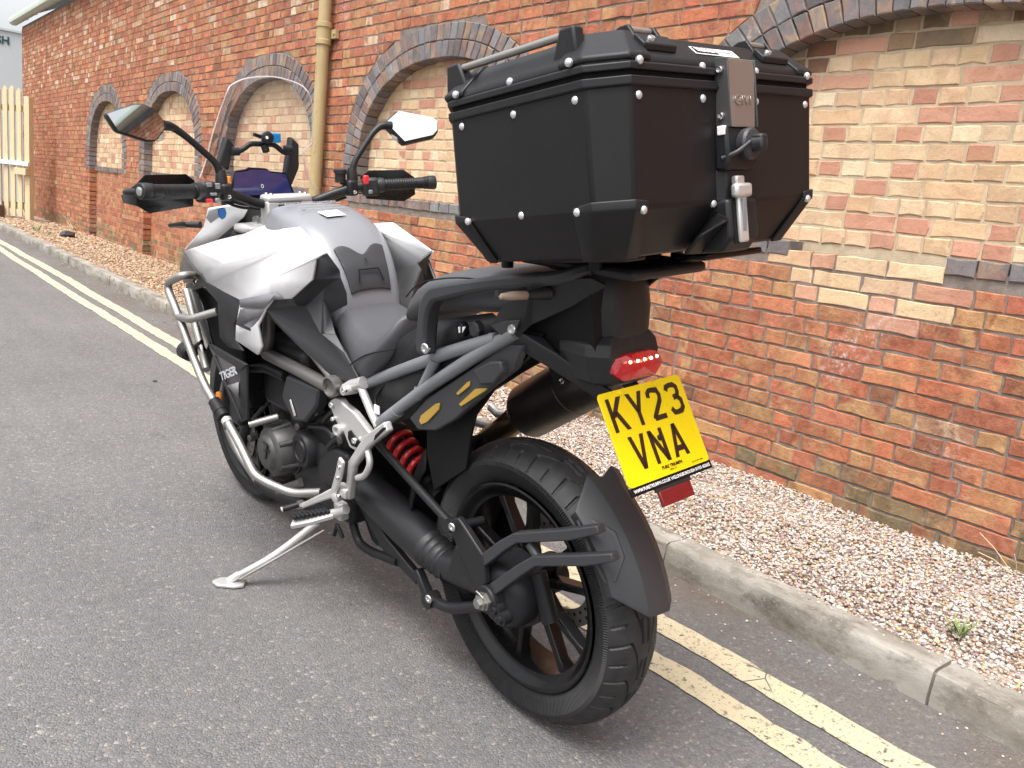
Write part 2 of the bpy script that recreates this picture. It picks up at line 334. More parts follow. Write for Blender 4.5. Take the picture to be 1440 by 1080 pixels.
def brickmat(name, vary, bump=.5):
    n = N(name); at = n.n("ShaderNodeAttribute"); at.attribute_name = "tone"; col = at.outputs["Color"]; gc = n.coord()
    geo = n.n("ShaderNodeNewGeometry"); pos = geo.outputs["Position"]
    va = n.n("ShaderNodeVectorMath", operation='MULTIPLY_ADD'); n.l(at.outputs["Vector"], va.inputs[0]); va.inputs[1].default_value = (37, 53, 71); n.l(pos, va.inputs[2]); own = va.outputs[0]      # every brick its own pattern
    st = n.n("ShaderNodeMapping"); st.inputs["Scale"].default_value = (1, 1, .7); n.l(own, st.inputs[0])
    col = n.mix(n.math('MULTIPLY', n.ramp(n.noise(7, 4, .6, st.outputs[0], .6), [(.47, 0), (.57, 1)]), min(1, vary*2.0)), col, n.mix(n.ramp(n.noise(3, 2, .5, own), [(.40, 0), (.60, 1)]), (.46, .28, .13), (.25, .075, .042)))
    a = n.noise(26, 6, .65, own); col = n.mix(n.ramp(a, [(.32, 0), (.72, 1)]), n.mix(vary*.8, col, (.06, .03, .02)), n.mix(vary*.5, col, (.60, .38, .22)))
    col = n.mix(n.math('MULTIPLY', n.ramp(n.noise(9, 6, .62, pos), [(.56, 0), (.66, 1)]), vary), col, (.085, .05, .033))
    pits = n.ramp(n.noise(130, 4, .7, pos), [(.60, 0), (.70, 1)]); col = n.mix(n.math('MULTIPLY', pits, .7), col, (.05, .03, .022))
    # white salts in drifting patches
    eff = n.math('MULTIPLY', n.ramp(n.noise(2.1, 3, .5, pos), [(.61, 0), (.75, 1)]), n.ramp(n.noise(48, 6, .75, pos), [(.50, 0), (.62, 1)])); col = n.mix(n.math('MULTIPLY', eff, .6), col, (.56, .50, .48))
    n.base(col).set(Roughness=.88, Specular_IOR_Level=.25)
    b1 = n.bump(n.noise(170, 6, .75, pos), min(1, bump*1.5), .005); n.bump(n.noise(34, 5, .65, pos), min(1, bump*1.4), .010, b1); return n.m
M['brick'] = brickmat("red_brick", .38); M['pale'] = brickmat("pale_brick", .12, .3); M['bluebrick'] = brickmat("blue_brick", .20, .25)
def mortar(name, a, b):
    n = N(name); pos = n.n("ShaderNodeNewGeometry").outputs["Position"]
    n.base(n.mix(n.ramp(n.noise(12, 7, .7, pos), [(.3, 0), (.7, 1)]), a, b)).set(Roughness=.95); n.bump(n.noise(150, 5, .7, pos), .7, .005); return n.m
M['mortar'] = mortar("grey_mortar", (.11, .088, .072), (.25, .21, .185)); M['mortar2'] = mortar("sandy_mortar", (.36, .28, .185), (.52, .42, .30))
n = N("pebble"); at = n.n("ShaderNodeAttribute"); at.attribute_name = "tone"; n.base(at.outputs["Color"]).set(Roughness=.6); M['pebble'] = n.m
n = N("gravel_bed"); n.base(n.mix(n.vor(70, None, "Color"), (.20, .155, .12), (.44, .36, .31))).set(Roughness=.95); n.bump(n.vor(70), .8, .01); M['gravelbed'] = n.m
M['wood'] = None
n = N("raw_timber"); v = n.coord((14, 14, .8)); n.base(n.mix(n.noise(6, 6, .6, v, .8), (.44, .32, .17), (.70, .58, .38))).set(Roughness=.75); n.bump(n.noise(20, 4, .6, v), .3, .002); M['wood'] = n.m
n = N("old_iron_pipe_paint"); c = n.mix(n.noise(7, 6, .65, n.coord((1, 1, .35))), (.28, .20, .085), (.47, .37, .20)); c = n.mix(n.ramp(n.noise(22, 6, .7, n.coord((1, 1, .3))), [(.60, 0), (.74, 1)]), c, (.13, .075, .03))
n.base(c).set(Roughness=.6); n.bump(n.noise(60, 4), .3, .002); M['pipe'] = n.m
M['gutter'] = simple("weathered_gutter", (.44, .50, .42), .6, var=.25)
M['gutterdark'] = simple("gutter_bracket", (.10, .10, .09), .7)
M['slate'] = simple("roof_slate", (.10, .10, .11), .6, bump=(30, .5, .01))
M['clad'] = simple("pale_cladding", (.46, .47, .48), .5, var=.05)
M['signgreen'] = simple("dark_green_letter", (.006, .06, .055), .4)
M['whitepole'] = simple("white_galvanised", (.72, .72, .73), .4, .2)
M['rustpost'] = simple("brown_post", (.10, .055, .045), .7)
M['leaf'] = simple("weed_leaf", (.17, .23, .075), .6, var=.4)
M['straw'] = simple("dry_straw", (.52, .42, .29), .8, var=.2)
M['stone'] = simple("dark_stone", (.05, .042, .045), .85, bump=(40, .7, .01), var=.3)

# ------------------------------------------------------------------ ground, road, markings, kerb
XK, XKB, ZK = 2.187, 2.300, .0975
def sheet(name, x0, x1, y0, y1, z, mat, kind="structure"):
    return tag(mesh(name, [(x0, y0, z), (x1, y0, z), (x1, y1, z), (x0, y1, z)], [(0, 1, 2, 3)], mat, smooth=0), kind=kind)
n = N("far_ground"); n.base(n.mix(n.noise(.4, 6), (.14, .13, .12), (.22, .21, .20))).set(Roughness=.95); M['far'] = n.m
sheet("ground", -250, 250, -250, 250, -.03, M['far'])
sheet("road", -14, 2.19, -30, 60, 0, M['asphalt'])
def line(x0, x1):
    ys = np.arange(-3, 24, .025); vs = []; fs = []
    w0 = np.convolve(rng.normal(0, 1, len(ys)+8), np.ones(3)/3, 'same')[:len(ys)]*.0042; w1 = np.convolve(rng.normal(0, 1, len(ys)+8), np.ones(3)/3, 'same')[:len(ys)]*.0042
    s0 = np.cumsum(rng.normal(0, .0012, len(ys))); s0 -= np.linspace(0, s0[-1], len(ys))
    for i, y in enumerate(ys): vs += [(x0+w0[i]+s0[i], y, .004), (x1+w1[i]+s0[i], y, .004)]
    for i in range(len(ys)-1): a = 2*i; fs.append((a, a+1, a+3, a+2))
    return vs, fs
tag(mesh("yellow_line", *line(1.838, 1.938), M['paint'], smooth=0), kind="structure")
tag(mesh("yellow_line", *line(1.648, 1.738), M['paint'], smooth=0), kind="structure")
kerb = tag(empty("kerb"), kind="structure")
# joints: one measured at y=1.02, stones 0.915 long
y = (2.1870,0.7608,0.0037)[1] - .915*5
while y < 22:
    L = .915; g = .004; j = random.uniform(-.003, .003); q = random.uniform(-.003, .002); NS = 24; rings = []
    for k in range(NS+1):
        yy = y+g+(L-2*g)*k/NS; e = lambda a: random.gauss(0, a); r0 = .012
        rings.append([(XK+j+.004+e(.0008), yy, -.06), (XK+j+e(.0012), yy, .03+e(.001)), (XK+j+.006+e(.0015), yy, ZK+q-r0+e(.0015)), (XK+j+.011+e(.0015), yy, ZK+q-.004+e(.001)), (XK+j+.021+e(.0015), yy, ZK+q+e(.0008)), (XKB+j+e(.0012), yy, ZK+q+e(.0008)), (XKB+j, yy, -.06)])
    loft("kerbstone", rings, M['kerb'], kerb, smooth=40)
    y += L
mesh("joint_filler", *g_box((XK+.056, 8, .01), (.095, 32, .155)), M['mortar'], kerb, smooth=0)
# gravel strip: bed and pebbles
XW = 3.341
def gz(x): return np.interp(x, [XKB, XKB+.1, XW], [.083, .078, .045])
tag(mesh("gravel_bed", [(XKB-.002, -6, .075), (XKB+.1, -6, .070), (XW+.12, -6, .035), (XKB-.002, 22, .075), (XKB+.1, 22, .070), (XW+.12, 22, .035)], [(0, 1, 4, 3), (1, 2, 5, 4)], M['gravelbed'], smooth=0), kind="structure")
t_ = (1+5**.5)/2
ICO = np.array([(-1, t_, 0), (1, t_, 0), (-1, -t_, 0), (1, -t_, 0), (0, -1, t_), (0, 1, t_), (0, -1, -t_), (0, 1, -t_), (t_, 0, -1), (t_, 0, 1), (-t_, 0, -1), (-t_, 0, 1)])/math.hypot(1, t_)
ICF = np.array([(0, 11, 5), (0, 5, 1), (0, 1, 7), (0, 7, 10), (0, 10, 11), (1, 5, 9), (5, 11, 4), (11, 10, 2), (10, 7, 6), (7, 1, 8), (3, 9, 4), (3, 4, 2), (3, 2, 6), (3, 6, 8), (3, 8, 9), (4, 9, 5), (2, 4, 11), (6, 2, 10), (8, 6, 7), (9, 8, 1)])
PCOL = np.array([(.66, .55, .47), (.74, .68, .64), (.62, .47, .43), (.52, .38, .30), (.60, .43, .22), (.34, .22, .18), (.80, .76, .73), (.46, .36, .36), (.66, .53, .38), (.30, .24, .25), (.70, .60, .58), (.50, .30, .16)])
PP = np.array([.15, .16, .13, .10, .08, .05, .10, .07, .08, .03, .1, .03]); PP /= PP.sum()
def pebbles(name, x, y, z, r, mat=None):
    k = len(x); base = ICO[None]*rng.uniform(.78, 1.22, (k, 12, 1)); sc = np.c_[rng.uniform(.8, 1.35, k), rng.uniform(.7, 1.1, k), rng.uniform(.45, .75, k)]*r[:, None]
    p = base*sc[:, None]; ax = rng.normal(size=(k, 3))*[.35, .35, 1]; a = rng.uniform(0, 2*np.pi, k); tl = rng.normal(0, .35, k)
    ca, sa, ct, st = np.cos(a), np.sin(a), np.cos(tl), np.sin(tl)
    yv = p[:, :, 1]*ct[:, None]-p[:, :, 2]*st[:, None]; zv = p[:, :, 1]*st[:, None]+p[:, :, 2]*ct[:, None]; xv = p[:, :, 0]
    q = np.stack([xv*ca[:, None]-yv*sa[:, None], xv*sa[:, None]+yv*ca[:, None], zv], -1)+np.stack([x, y, z], -1)[:, None]
    f = (ICF[None]+np.arange(k)[:, None, None]*12).reshape(-1, 3); col = PCOL[rng.choice(len(PCOL), k, p=PP)]*rng.uniform(.46, .90, (k, 1))*np.array([1, .985, .96])
    far_ = np.clip((y-2.6)/4, 0, 1)[:, None]; col = col*(1+far_*(np.array([.76, .64, .48])-1))
    return tag(npmesh(name, q.reshape(-1, 3), f, mat or M['pebble'], col=np.repeat(col, 12, 0), smooth=True), kind="stuff")
def band(y0, y1, dens, r0, r1):
    k = int((y1-y0)*(XW-XKB+.03)*dens); x = rng.uniform(XKB+.006, XW+.03, k); yy = rng.uniform(y0, y1, k); r = rng.uniform(r0, r1, k)*np.where(rng.random(k) < .12, 1.35, 1)
    z = gz(x)+rng.uniform(-.006, .010, k)+.010*np.sin(x*9+yy*3)*np.sin(yy*2.3); return x, yy, z, r
b = [band(.3, 3.2, 11500, .0040, .0076), band(3.2, 7, 4400, .0065, .0105), band(7, 12, 1600, .011, .016), band(12, 17.6, 800, .015, .022)]
pebbles("gravel", *[np.concatenate([q[i] for q in b]) for i in range(4)])
k = 420; x = np.concatenate([XK-np.abs(rng.normal(0, .10, k))-.006, rng.uniform(-1.5, 1.9, 120)]); yy = np.concatenate([rng.uniform(.3, 11, k), rng.uniform(.4, 7, 120)]); r = np.concatenate([rng.uniform(.0022, .0058, k), rng.uniform(.0015, .0035, 120)])
pebbles("loose_pebbles", x, yy, r*.5, r)
k = 260; pebbles("kerb_grit", rng.uniform(XK+.07, XKB+.01, k), rng.uniform(.4, 5, k), np.full(k, ZK+.001), rng.uniform(.002, .005, k))

# ------------------------------------------------------------------ the brick building
CH, Z0 = .0731, 1.9221
YN, YF, ZT = .75, 20.75, 3.80
wall = tag(empty("brick_building", Matrix.Translation((XW, 10, 0))), "long red brick building with blind arches edged in blue brick", "building")
WO = Vector((XW, 10, 0))
ARCH = [dict(c=1.72, a=1.27, b=.93, f=1.385, low=False), dict(c=5.11, a=1.285, b=.975, f=1.385, low=False), dict(c=8.05, a=1.27, b=.985, f=1.385, low=False), dict(c=11.02, a=1.22, b=.985, f=1.385, low=True), dict(c=14.05, a=1.17, b=.96, f=1.385, low=True), dict(c=17.05+60, a=1.17, b=.96, f=1.385, low=True)][:5]
TR = .222; SILL0, SILL1 = 1.094, 1.158; REC = .105; NE = 2.25
def ay(A, z, inner=False):
    a, b = A['a']-(TR if inner else 0), A['b']-(TR if inner else 0)
    if z <= A['f']: return a
    t = (z-A['f'])/b
    return 0 if t >= 1 else a*(1-t**NE)**(1/NE)
def az(A, dy, inner=False):
    a, b = A['a']-(TR if inner else 0), A['b']-(TR if inner else 0); t = abs(dy)/a
    return None if t >= 1 else A['f']+b*(1-t**NE)**(1/NE)
RED = [(.40, .122, .066), (.44, .145, .076), (.38, .108, .062), (.47, .180, .095), (.34, .098, .062), (.45, .160, .086), (.48, .20, .11), (.33, .095, .062), (.42, .148, .092), (.40, .125, .078)]
TAN = [(.46, .27, .12), (.44, .24, .11), (.48, .31, .17), (.38, .21, .10)]
PALE = [(.60, .44, .27), (.64, .48, .31), (.58, .39, .24), (.59, .41, .27), (.68, .55, .38), (.55, .37, .23), (.62, .45, .29), (.60, .44, .27)]
PINK = [(.50, .26, .18), (.53, .29, .20), (.46, .23, .16)]
BLUE = [(.135, .142, .160), (.11, .116, .132), (.155, .16, .175), (.125, .122, .132), (.175, .182, .196), (.145, .138, .146)]
def shade(c, a, b):
    k = random.uniform(a, b); return tuple(min(.85, v*k) for v in c)
def redtone(y, z):
    u = random.random()
    if z < .24 and u < .55: c = random.choice([(.150, .130, .080), (.20, .155, .085), (.17, .12, .075)])
    elif u < .90: c = random.choice(RED)
    elif u < .975: c = random.choice(TAN)
    else: c = random.choice([(.20, .08, .05), (.56, .42, .30), (.24, .13, .08)])
    if z > 2.45 and random.random() < .14: c = random.choice([(.62, .50, .40), (.55, .36, .26), (.58, .42, .33)])
    k = random.uniform(.74, 1.20); return (min(.85, c[0]*k*1.03), min(.85, c[1]*k), min(.85, c[2]*k*.95))
def brickgeo(q, x, depth, ch=.0045, jit=.0018, detail=2):
    # q: four (y,z) corners, counter-clockwise seen from the road (-x side); front face at x
    out = []
    cy = sum(p[0] for p in q)/4; cz = sum(p[1] for p in q)/4
    for i in range(4):
        a, b = q[i], q[(i+1) % 4]; L = math.hypot(b[0]-a[0], b[1]-a[1]); k = (3 if L > .13 else 2) if detail == 2 else 1
        for s in range(k):
            t = s/k; out.append((a[0]+(b[0]-a[0])*t+random.gauss(0, jit), a[1]+(b[1]-a[1])*t+random.gauss(0, jit)))
    m = len(out)
    ins = []
    for (yy, zz) in out:
        d = math.hypot(yy-cy, zz-cz) or 1; s = 1-ch*1.3/d; ins.append((cy+(yy-cy)*s, cz+(zz-cz)*s))
    if detail:
        tl = random.gauss(0, .02)
        vs = [(x+tl*(p[1]-cz)+random.gauss(0, .0006), p[0], p[1]) for p in ins]+[(x+ch, p[0], p[1]) for p in out]+[(x+depth, p[0], p[1]) for p in out]
        fs = [tuple(range(m))]+[(i, i+m, (i+1) % m+m, (i+1) % m) for i in range(m)]+[(i+m, i+2*m, (i+1) % m+2*m, (i+1) % m+m) for i in range(m)]
        fs = [tuple(reversed(f)) for f in fs]
    else:
        vs = [(x, p[0], p[1]) for p in out]+[(x+depth, p[0], p[1]) for p in out]; fs = [tuple(reversed(range(m)))]+[((i+1) % m, (i+1) % m+m, i+m, i) for i in range(m)]
    return vs, fs
COL = {'brick': [], 'pale_brick': [], 'arch_brick': []}        # (geometry, tone, size in picture)
cw = Vector((0, 0, 1.1508))
def insize(y, z, w, h):
    d = Vector((XW, y, z))-cw; dep = d.dot(_F)
    if dep < .2: return 0
    u = 512+1165/1440*1024*d.dot(_R)/dep; v = 384-1165/1440*1024*d.dot(_U)/dep
    if not (-15 < u < 1039 and -15 < v < 783): return 0
    if 465 < u < 800 and 40 < v < 250: return 0               # behind the luggage case
    if 200 < u < 690 and 250 < v < 560: return 0              # behind the motorcycle
    return w*h*(1165*d.x/d.length/dep)*(1165/dep)
def put(kind, q, x, depth, tone, detail=2, jit=.0018, ch=.0045):
    cy = sum(p[0] for p in q)/4; cz = sum(p[1] for p in q)/4
    w = max(math.dist(q[0], q[1]), math.dist(q[2], q[3])); h = max(math.dist(q[1], q[2]), math.dist(q[3], q[0]))
    if w < .018 or h < .012: return
    COL[kind].append((brickgeo(q, x, depth, ch, jit, detail), tone, insize(cy, cz, w, h)))
def quad(y0, y1, z0, z1): return [(y1, z0), (y0, z0), (y0, z1), (y1, z1)]
def pale_zone(y, z):                                           # the pale repair that spills below the near sill
    if z > 1.085: return 1.41 < y < 2.16
    if z > .99: return 1.43 < y < 2.08
    if z > .92: return 1.47 < y < 2.05
    return z > .84 and 1.52 < y < 1.80
course = 0; i0 = int((Z0-ZT)/CH)
for i in range(i0, 60):
    zt = Z0-i*CH; zb = zt-CH+.0095
    if zt < -.02: break
    zm = (zt+zb)/2; course += 1
    # spans of red brickwork left and right of the arches on this course
    cuts = []
    for A in ARCH:
        if zm > (SILL0 if not A['low'] else -1) and ay(A, zb) > .02:
            cuts.append((A['c']-A['a'], A['c']+A['a'], A))
    ylo = -.2; yy = ylo - random.uniform(0, .2); seq = 0
    while yy < YF:
        hd = (seq % 4 == 3) if course % 3 else (seq % 2 == 1)
        if random.random() < .15: hd = not hd
        if zm > 2.3 and random.random() < .25: hd = True
        L = (.104 if hd else .222)*random.uniform(.97, 1.03); g = .0085
        y0, y1 = yy, min(yy+L, YF); yy = y1+g; seq += 1
        if YF-y1 < .03: y1 = YF
        ym = (y0+y1)/2; det = 2 if y0 < 7.5 else (1 if y0 < 12 else 0); q = quad(y0, y1, zb, zt); skip = False; dep = .03; x = XW+random.gauss(0, .0014)
        for (ca, cb, A) in cuts:
            if y1 < ca or y0 > cb: continue
            f0, f1 = ay(A, zb)+.006, ay(A, zt)+.006            # bottom / top half widths
            if zm < SILL0: f0 = f1 = A['a']-TR
            def trim(s):
                # s=+1: right part (y > c), s=-1: left part
                lo, hi = (q[1][0], q[0][0]) if s > 0 else (q[0][0], q[1][0])
                nb, ntp = A['c']+s*f0, A['c']+s*f1
                return nb, ntp
            if ym >= A['c']:
                nb, ntp = A['c']+f0, A['c']+f1
                if y1 <= max(nb, ntp)+.01 and y1 <= nb: skip = True; break
                q = [(y1, zb), (min(max(y0, nb), y1-.002), zb), (min(max(y0, ntp), y1-.002), zt), (y1, zt)]
            else:
                nb, ntp = A['c']-f0, A['c']-f1
                if y0 >= nb: skip = True; break
                q = [(max(min(y1, nb), y0+.002), zb), (y0, zb), (y0, zt), (max(min(y1, ntp), y0+.002), zt)]
            if zm < SILL0: dep = REC+.02
            if (q[0][0]-q[1][0]+q[3][0]-q[2][0])/2 < .018: skip = True
        if skip: continue
        if y0 < 3 and pale_zone(ym, zm) and zm < SILL0 and zm > .70:
            put('pale_brick', q, x, dep, shade(random.choice(PALE+PINK), .9, 1.08), det)
        elif 1.30 < y0 and zm > SILL0 and False: pass
        else:
            if not (SILL0-.02 < zm < SILL1+.0 and any(abs(ym-A['c']) < A['a']-TR and not A['low'] for A in ARCH)):
                put('brick', q, x, dep, redtone(ym, zm), det)
# infill of the arches, sills, and the voussoirs
for ai, A in enumerate(ARCH):
    XI = XW+REC; det = 2 if ai < 2 else (1 if ai == 2 else 0)
    z = SILL1+.006; row = 0
    while z < A['f']+A['b']-TR:
        h = CH-.0095; soldier = (ai == 0 and row == 0 and False)
        zt = z+h; hw = max(ay(A, z, True), .0)+.05; hw1 = hw; yy = A['c']-hw-random.uniform(0, .1)
        while yy < A['c']+hw1:
            head = row % 2 == 0
            L = (.104 if head else random.choice([.222, .222, .104, .14]))*random.uniform(.96, 1.04)
            y0, y1 = max(yy, A['c']-hw), min(yy+L, A['c']+hw); yy += L+.009
            if y1-y0 < .02: continue
            pool = (PALE if random.random() < (.9 if head else .70) else PINK)
            t = shade(random.choice(pool), .88, 1.08)
            top = az(A, abs((y0+y1)/2-A['c']), True)
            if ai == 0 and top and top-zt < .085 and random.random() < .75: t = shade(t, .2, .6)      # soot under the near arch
            put('pale_brick', quad(y0, y1, z, zt), XI+random.gauss(0, .0012), .03, t, det)
        z += CH; row += 1
    if A['low']:
        z = SILL0-.01-CH*.9
        while z > -.05:
            yy = A['c']-A['a']+TR-.05-random.uniform(0, .1)
            while yy < A['c']+A['a']-TR+.05:
                L = random.choice([.222, .222, .104]); put('brick', quad(yy, yy+L, z, z+CH-.0095), XI, .03, redtone(yy, z), 0); yy += L+.009
            z -= CH
    # sill: blue headers
    hw = A['a']-TR+(.0 if A['low'] else .02); yy = A['c']-hw
    while yy < A['c']+hw-.03:
        L = .107*random.uniform(.95, 1.05)
        if not (ai == 0 and 1.41 < yy+L/2 < 2.16): put('arch_brick', quad(yy, min(yy+L, A['c']+hw), SILL0, SILL1), (XI-.02 if A['low'] else XW-.004)+random.gauss(0, .002), .16 if not A['low'] else .05, shade(random.choice(BLUE), .75, 1.1), det)
        yy += L+.008
    # rings of voussoirs along the curve
    def curve(t, o):                                           # t: 0..1 from left foot to right foot, o: 0 outer .. 1 inner
        a, b = A['a']-TR*o, A['b']-TR*o
        th = math.pi*t; c_, s_ = math.cos(th), math.sin(th)
        return (A['c']-a*math.copysign(abs(c_)**(2/NE), c_), A['f']+b*abs(s_)**(2/NE))
    P = [curve(t, .5) for t in np.linspace(0, 1, 600)]; S = [0]
    for p, q_ in zip(P, P[1:]): S.append(S[-1]+math.dist(p, q_))
    for ring, (o0, o1) in enumerate(((0, .49), (.51, 1))):
        nb = int(S[-1]/(.0760)); 
        for k in range(nb):
            t0, t1 = [float(np.interp((k+e)/nb*S[-1], S, np.linspace(0, 1, 600))) for e in (.045, .955)]
            a0, a1, b0, b1 = curve(t0, o0), curve(t1, o0), curve(t0, o1), curve(t1, o1)
            q = [a0, a1, b1, b0]                                # orientation fixed in brickgeo by the sign below
            put('arch_brick', [a1, a0, b0, b1][::-1] if False else [b1, b0, a0, a1], XW-.004+random.gauss(0, .0012), REC+.03, shade(random.choice(BLUE), .75, 1.15), 2 if ai < 3 else 1, .001)
    z = SILL0 if not A['low'] else SILL0
    while z < A['f']-.01:                                       # straight jambs below the springing
        zt = min(z+.0655, A['f']-.004)
        for s in (-1, 1):
            for (o0, o1) in ((0, .49), (.51, 1)):
                ya, yb = A['c']+s*(A['a']-TR*o0), A['c']+s*(A['a']-TR*o1); y0, y1 = min(ya, yb), max(ya, yb)
                put('arch_brick', quad(y0, y1, z, zt), XW-.004+random.gauss(0, .0012), REC+.03, shade(random.choice(BLUE), .75, 1.15), 2 if ai < 3 else 1, .001)
        z += CH
def join_bricks(items, name, mat, kind=None):
    vs = []; fs = []; cl = []; b = 0
    for (v, f), t, s in items:
        vs += v; fs += [tuple(i+b for i in q) for q in f]; cl += [t]*len(v); b += len(v)
    me = bpy.data.meshes.new(name); me.from_pydata([(x-WO.x, y-WO.y, z) for x, y, z in vs], [], fs); me.materials.append(mat)
    ca = me.color_attributes.new("tone", 'FLOAT_COLOR', 'POINT'); ca.data.foreach_set("color", np.c_[np.array(cl), np.ones(len(cl))].astype(np.float32).ravel())
    o = link(name, me, wall)
    if kind: o["kind"] = kind
    return o
BM = {'brick': M['brick'], 'pale_brick': M['pale'], 'arch_brick': M['bluebrick']}
for kind, it in COL.items():
    it.sort(key=lambda e: -e[2]); top = 298
    top = min(top, sum(1 for e in it if e[2] > 60))
    for e in it[:top]: join_bricks([e], kind, BM[kind])
    if len(it) > top: join_bricks(it[top:], kind, BM[kind], "stuff")
# mortar beds: the wall face with the arch openings left out, and the recessed infill bed
def strips(x, z0f, z1f, ys):
    vs = []; fs = []
    for a, b in zip(ys, ys[1:]):
        z0, z1 = z0f((a+b)/2), z1f((a+b)/2)
        if z1-z0 < .001: continue
        k = len(vs); vs += [(x-WO.x, a-WO.y, z0), (x-WO.x, b-WO.y, z0), (x-WO.x, b-WO.y, z1), (x-WO.x, a-WO.y, z1)]; fs.append((k, k+3, k+2, k+1))
    return vs, fs
def archat(y):
    for A in ARCH:
        if abs(y-A['c']) < A['a']-TR/2: return A
ys = list(np.arange(-.2, YF-.005, .02))+[YF-.004]; g = G(); XM = XW+.0055
def zu(y): A = archat(y); return -.3 if A is None else A['f']+(A['b']-TR/2)*(1-(abs(y-A['c'])/(A['a']-TR/2))**NE)**(1/NE)
g.add(*strips(XM, zu, lambda y: ZT, ys))
def zl(y): A = archat(y); return -.3 if A is None or (A['low'] and abs(y-A['c']) < A['a']-TR-.004) else SILL0+.02
g.add(*strips(XM, lambda y: -.3, zl, ys)); g.out("mortar", M['mortar'], wall, smooth=0)
g = G()
for A in ARCH: k = A['a']; g.add(*g_box((REC+.0042+.02, A['c']-10, 1.1), (.04, 2*k, 2.3)))
g.out("infill_mortar", M['mortar2'], wall, smooth=0)
mesh("wall_core", *g_box((.32, (YF-.02-16)/2-10+0, ZT/2-.15), (.3, YF-.02+16, ZT+.3)), M['mortar'], wall, smooth=0)
# the same wall goes on behind the camera (seen in the mirrors)
g = G(); vs = []; 
items = []
for i in range(-26, 26):
    zt = Z0-i*CH
    if zt < 0 or zt > ZT: continue
    yy = -15.8+(i % 2)*.11
    while yy < -.25:
        items.append((brickgeo(quad(yy, yy+.222, zt-CH+.0095, zt), XW, .03, detail=0), redtone(yy, zt), 0)); yy += .2305
join_bricks(items, "brick", M['brick'], "stuff")
mesh("mortar", *g_box((.0075+.05, -8.1-10, ZT/2), (.1, 15.8, ZT)), M['mortar'], wall, smooth=0)
# eaves: soffit course, gutter on brackets, roof
def half(p0, p1): return [Vector(p0), Vector(p1)]
GS = 1.3
prof = [(-.0, .0), (-.01, -.055), (-.045, -.09), (-.10, -.095), (-.145, -.07), (-.155, -.012), (-.15, -.0), (-.14, -.012), (-.13, -.06), (-.10, -.08), (-.05, -.075), (-.02, -.045)]
rings = [[(px*GS-.012, y_-10, ZT+.140+pz*GS) for px, pz in prof] for y_ in np.linspace(-15.5, YF+.18, 20)]
loft("gutter", rings, M['gutter'], wall, smooth=40)
for y_ in np.arange(-1.2, YF, .92): mesh("gutter_bracket", *g_bar([(-.172, y_-10, ZT+.06), (-.10, y_-10, ZT+.022), (-.01, y_-10, ZT+.06)], .03, .008, (0, 1, 0)), M['gutterdark'], wall, smooth=0)
g = G(); 
for k in range(26):                                            # slated pitch behind the gutter
    y0 = -15.5+k*(YF+15.6)/26; g.add(*g_prism([(-.10, y0-10, ZT+.13), (3.4, y0-10, ZT+1.9), (3.4, y0-10+(YF+15.6)/26-.006, ZT+1.9), (-.10, y0-10+(YF+15.6)/26-.006, ZT+.13)], (0, 0, .03)))
g.out("roof", M['slate'], wall, smooth=0)
# cast iron downpipe with collars and ears
py_ = 6.74; pp = [(-.075, py_-10, -.0), (-.075, py_-10, ZT+.05)]
tube("drainpipe", pp, .052, M['pipe'], wall, seg=24)
for zc in (.55, 2.42):
    g = G().add(*g_lathe([(-.09, .058), (-.085, .066), (-.05, .066), (-.045, .060), (.045, .060), (.05, .068), (.085, .068), (.09, .056)], (-.075, py_-10, zc), (0, 0, 1), 24))
    g.add(*g_box((-.02, py_-10, zc), (.03, .26, .07)))
    for s in (-1, 1): g.add(*g_lathe([(0, .012), (.012, .010)], (-.036, py_-10+s*.105, zc), (-1, 0, 0), 8))
    g.out("pipe_collar", M['pipe'], wall, smooth=40)
# far grey clad building with a sign
fb = tag(empty("clad_building", Matrix.Translation((3, 26, 0))), "pale grey clad building beyond the wall end with green lettering", "building")
g = G(); 
for k in range(14): g.add(*g_box((-6+k*.9+.44, .02, 2.15), (.888, .06, 4.29)))
g.add(*g_box((0, 1.6, 2.13), (12.5, 3.0, 4.2))); g.out("wall", M['clad'], fb, smooth=0)
mesh("coping", *g_box((0, .02, 4.32), (12.7, .16, .05)), M['clad'], fb, smooth=0)
text("sign_letters", "SH", .26, (.755, -.02, 4.05), (1, 0, 0), (0, 0, 1), M['signgreen'], fb, ext=.012, bold=.006)
# picket gate
gt = tag(empty("picket_gate", Matrix.Translation((2.93, 17.43, 0))), "open gate of pale raw timber pickets with a white rail", "gate")
gd = Vector((-.42, .62, 0)).normalized(); gn = Vector((gd.y, -gd.x, 0))*-1
def gp(s, z, o=0): return gd*s+gn*o+Vector((0, 0, z))
AX = (gd, gn, (0, 0, 1))
box("post", gp(.05, 1.13), (.11, .10, 2.20), M['wood'], gt, ax=AX)
for k in range(15):
    s = .20+k*.155; h = 2.38+random.uniform(-.03, .04)
    prism("picket", [gp(s-.05, .12, .05), gp(s+.05, .12, .05), gp(s+.05, h-.06, .05), gp(s, h, .05), gp(s-.05, h-.06, .05)], gn*.022, M['wood'], gt, bevel=.001)
for z in (.30, 2.02): box("rail", gp(1.25, z, 0), (2.4, .05, .10), M['wood'], gt, ax=AX)
box("top_rail", gp(1.2, 1.065, .10), (2.5, .05, .075), M['whitepole'], gt, ax=AX)
tube("drop_bolt", [gp(.62, 1.0, .11), gp(.62, .26, .11)], .035, M['whitepole'], gt)
box("stub_post", gp(.58, .14, .16), (.12, .12, .30), M['rustpost'], gt, ax=AX)
box("hinge_block", gp(.12, .93, .09), (.26, .10, .12), M['wood'], gt, ax=AX)

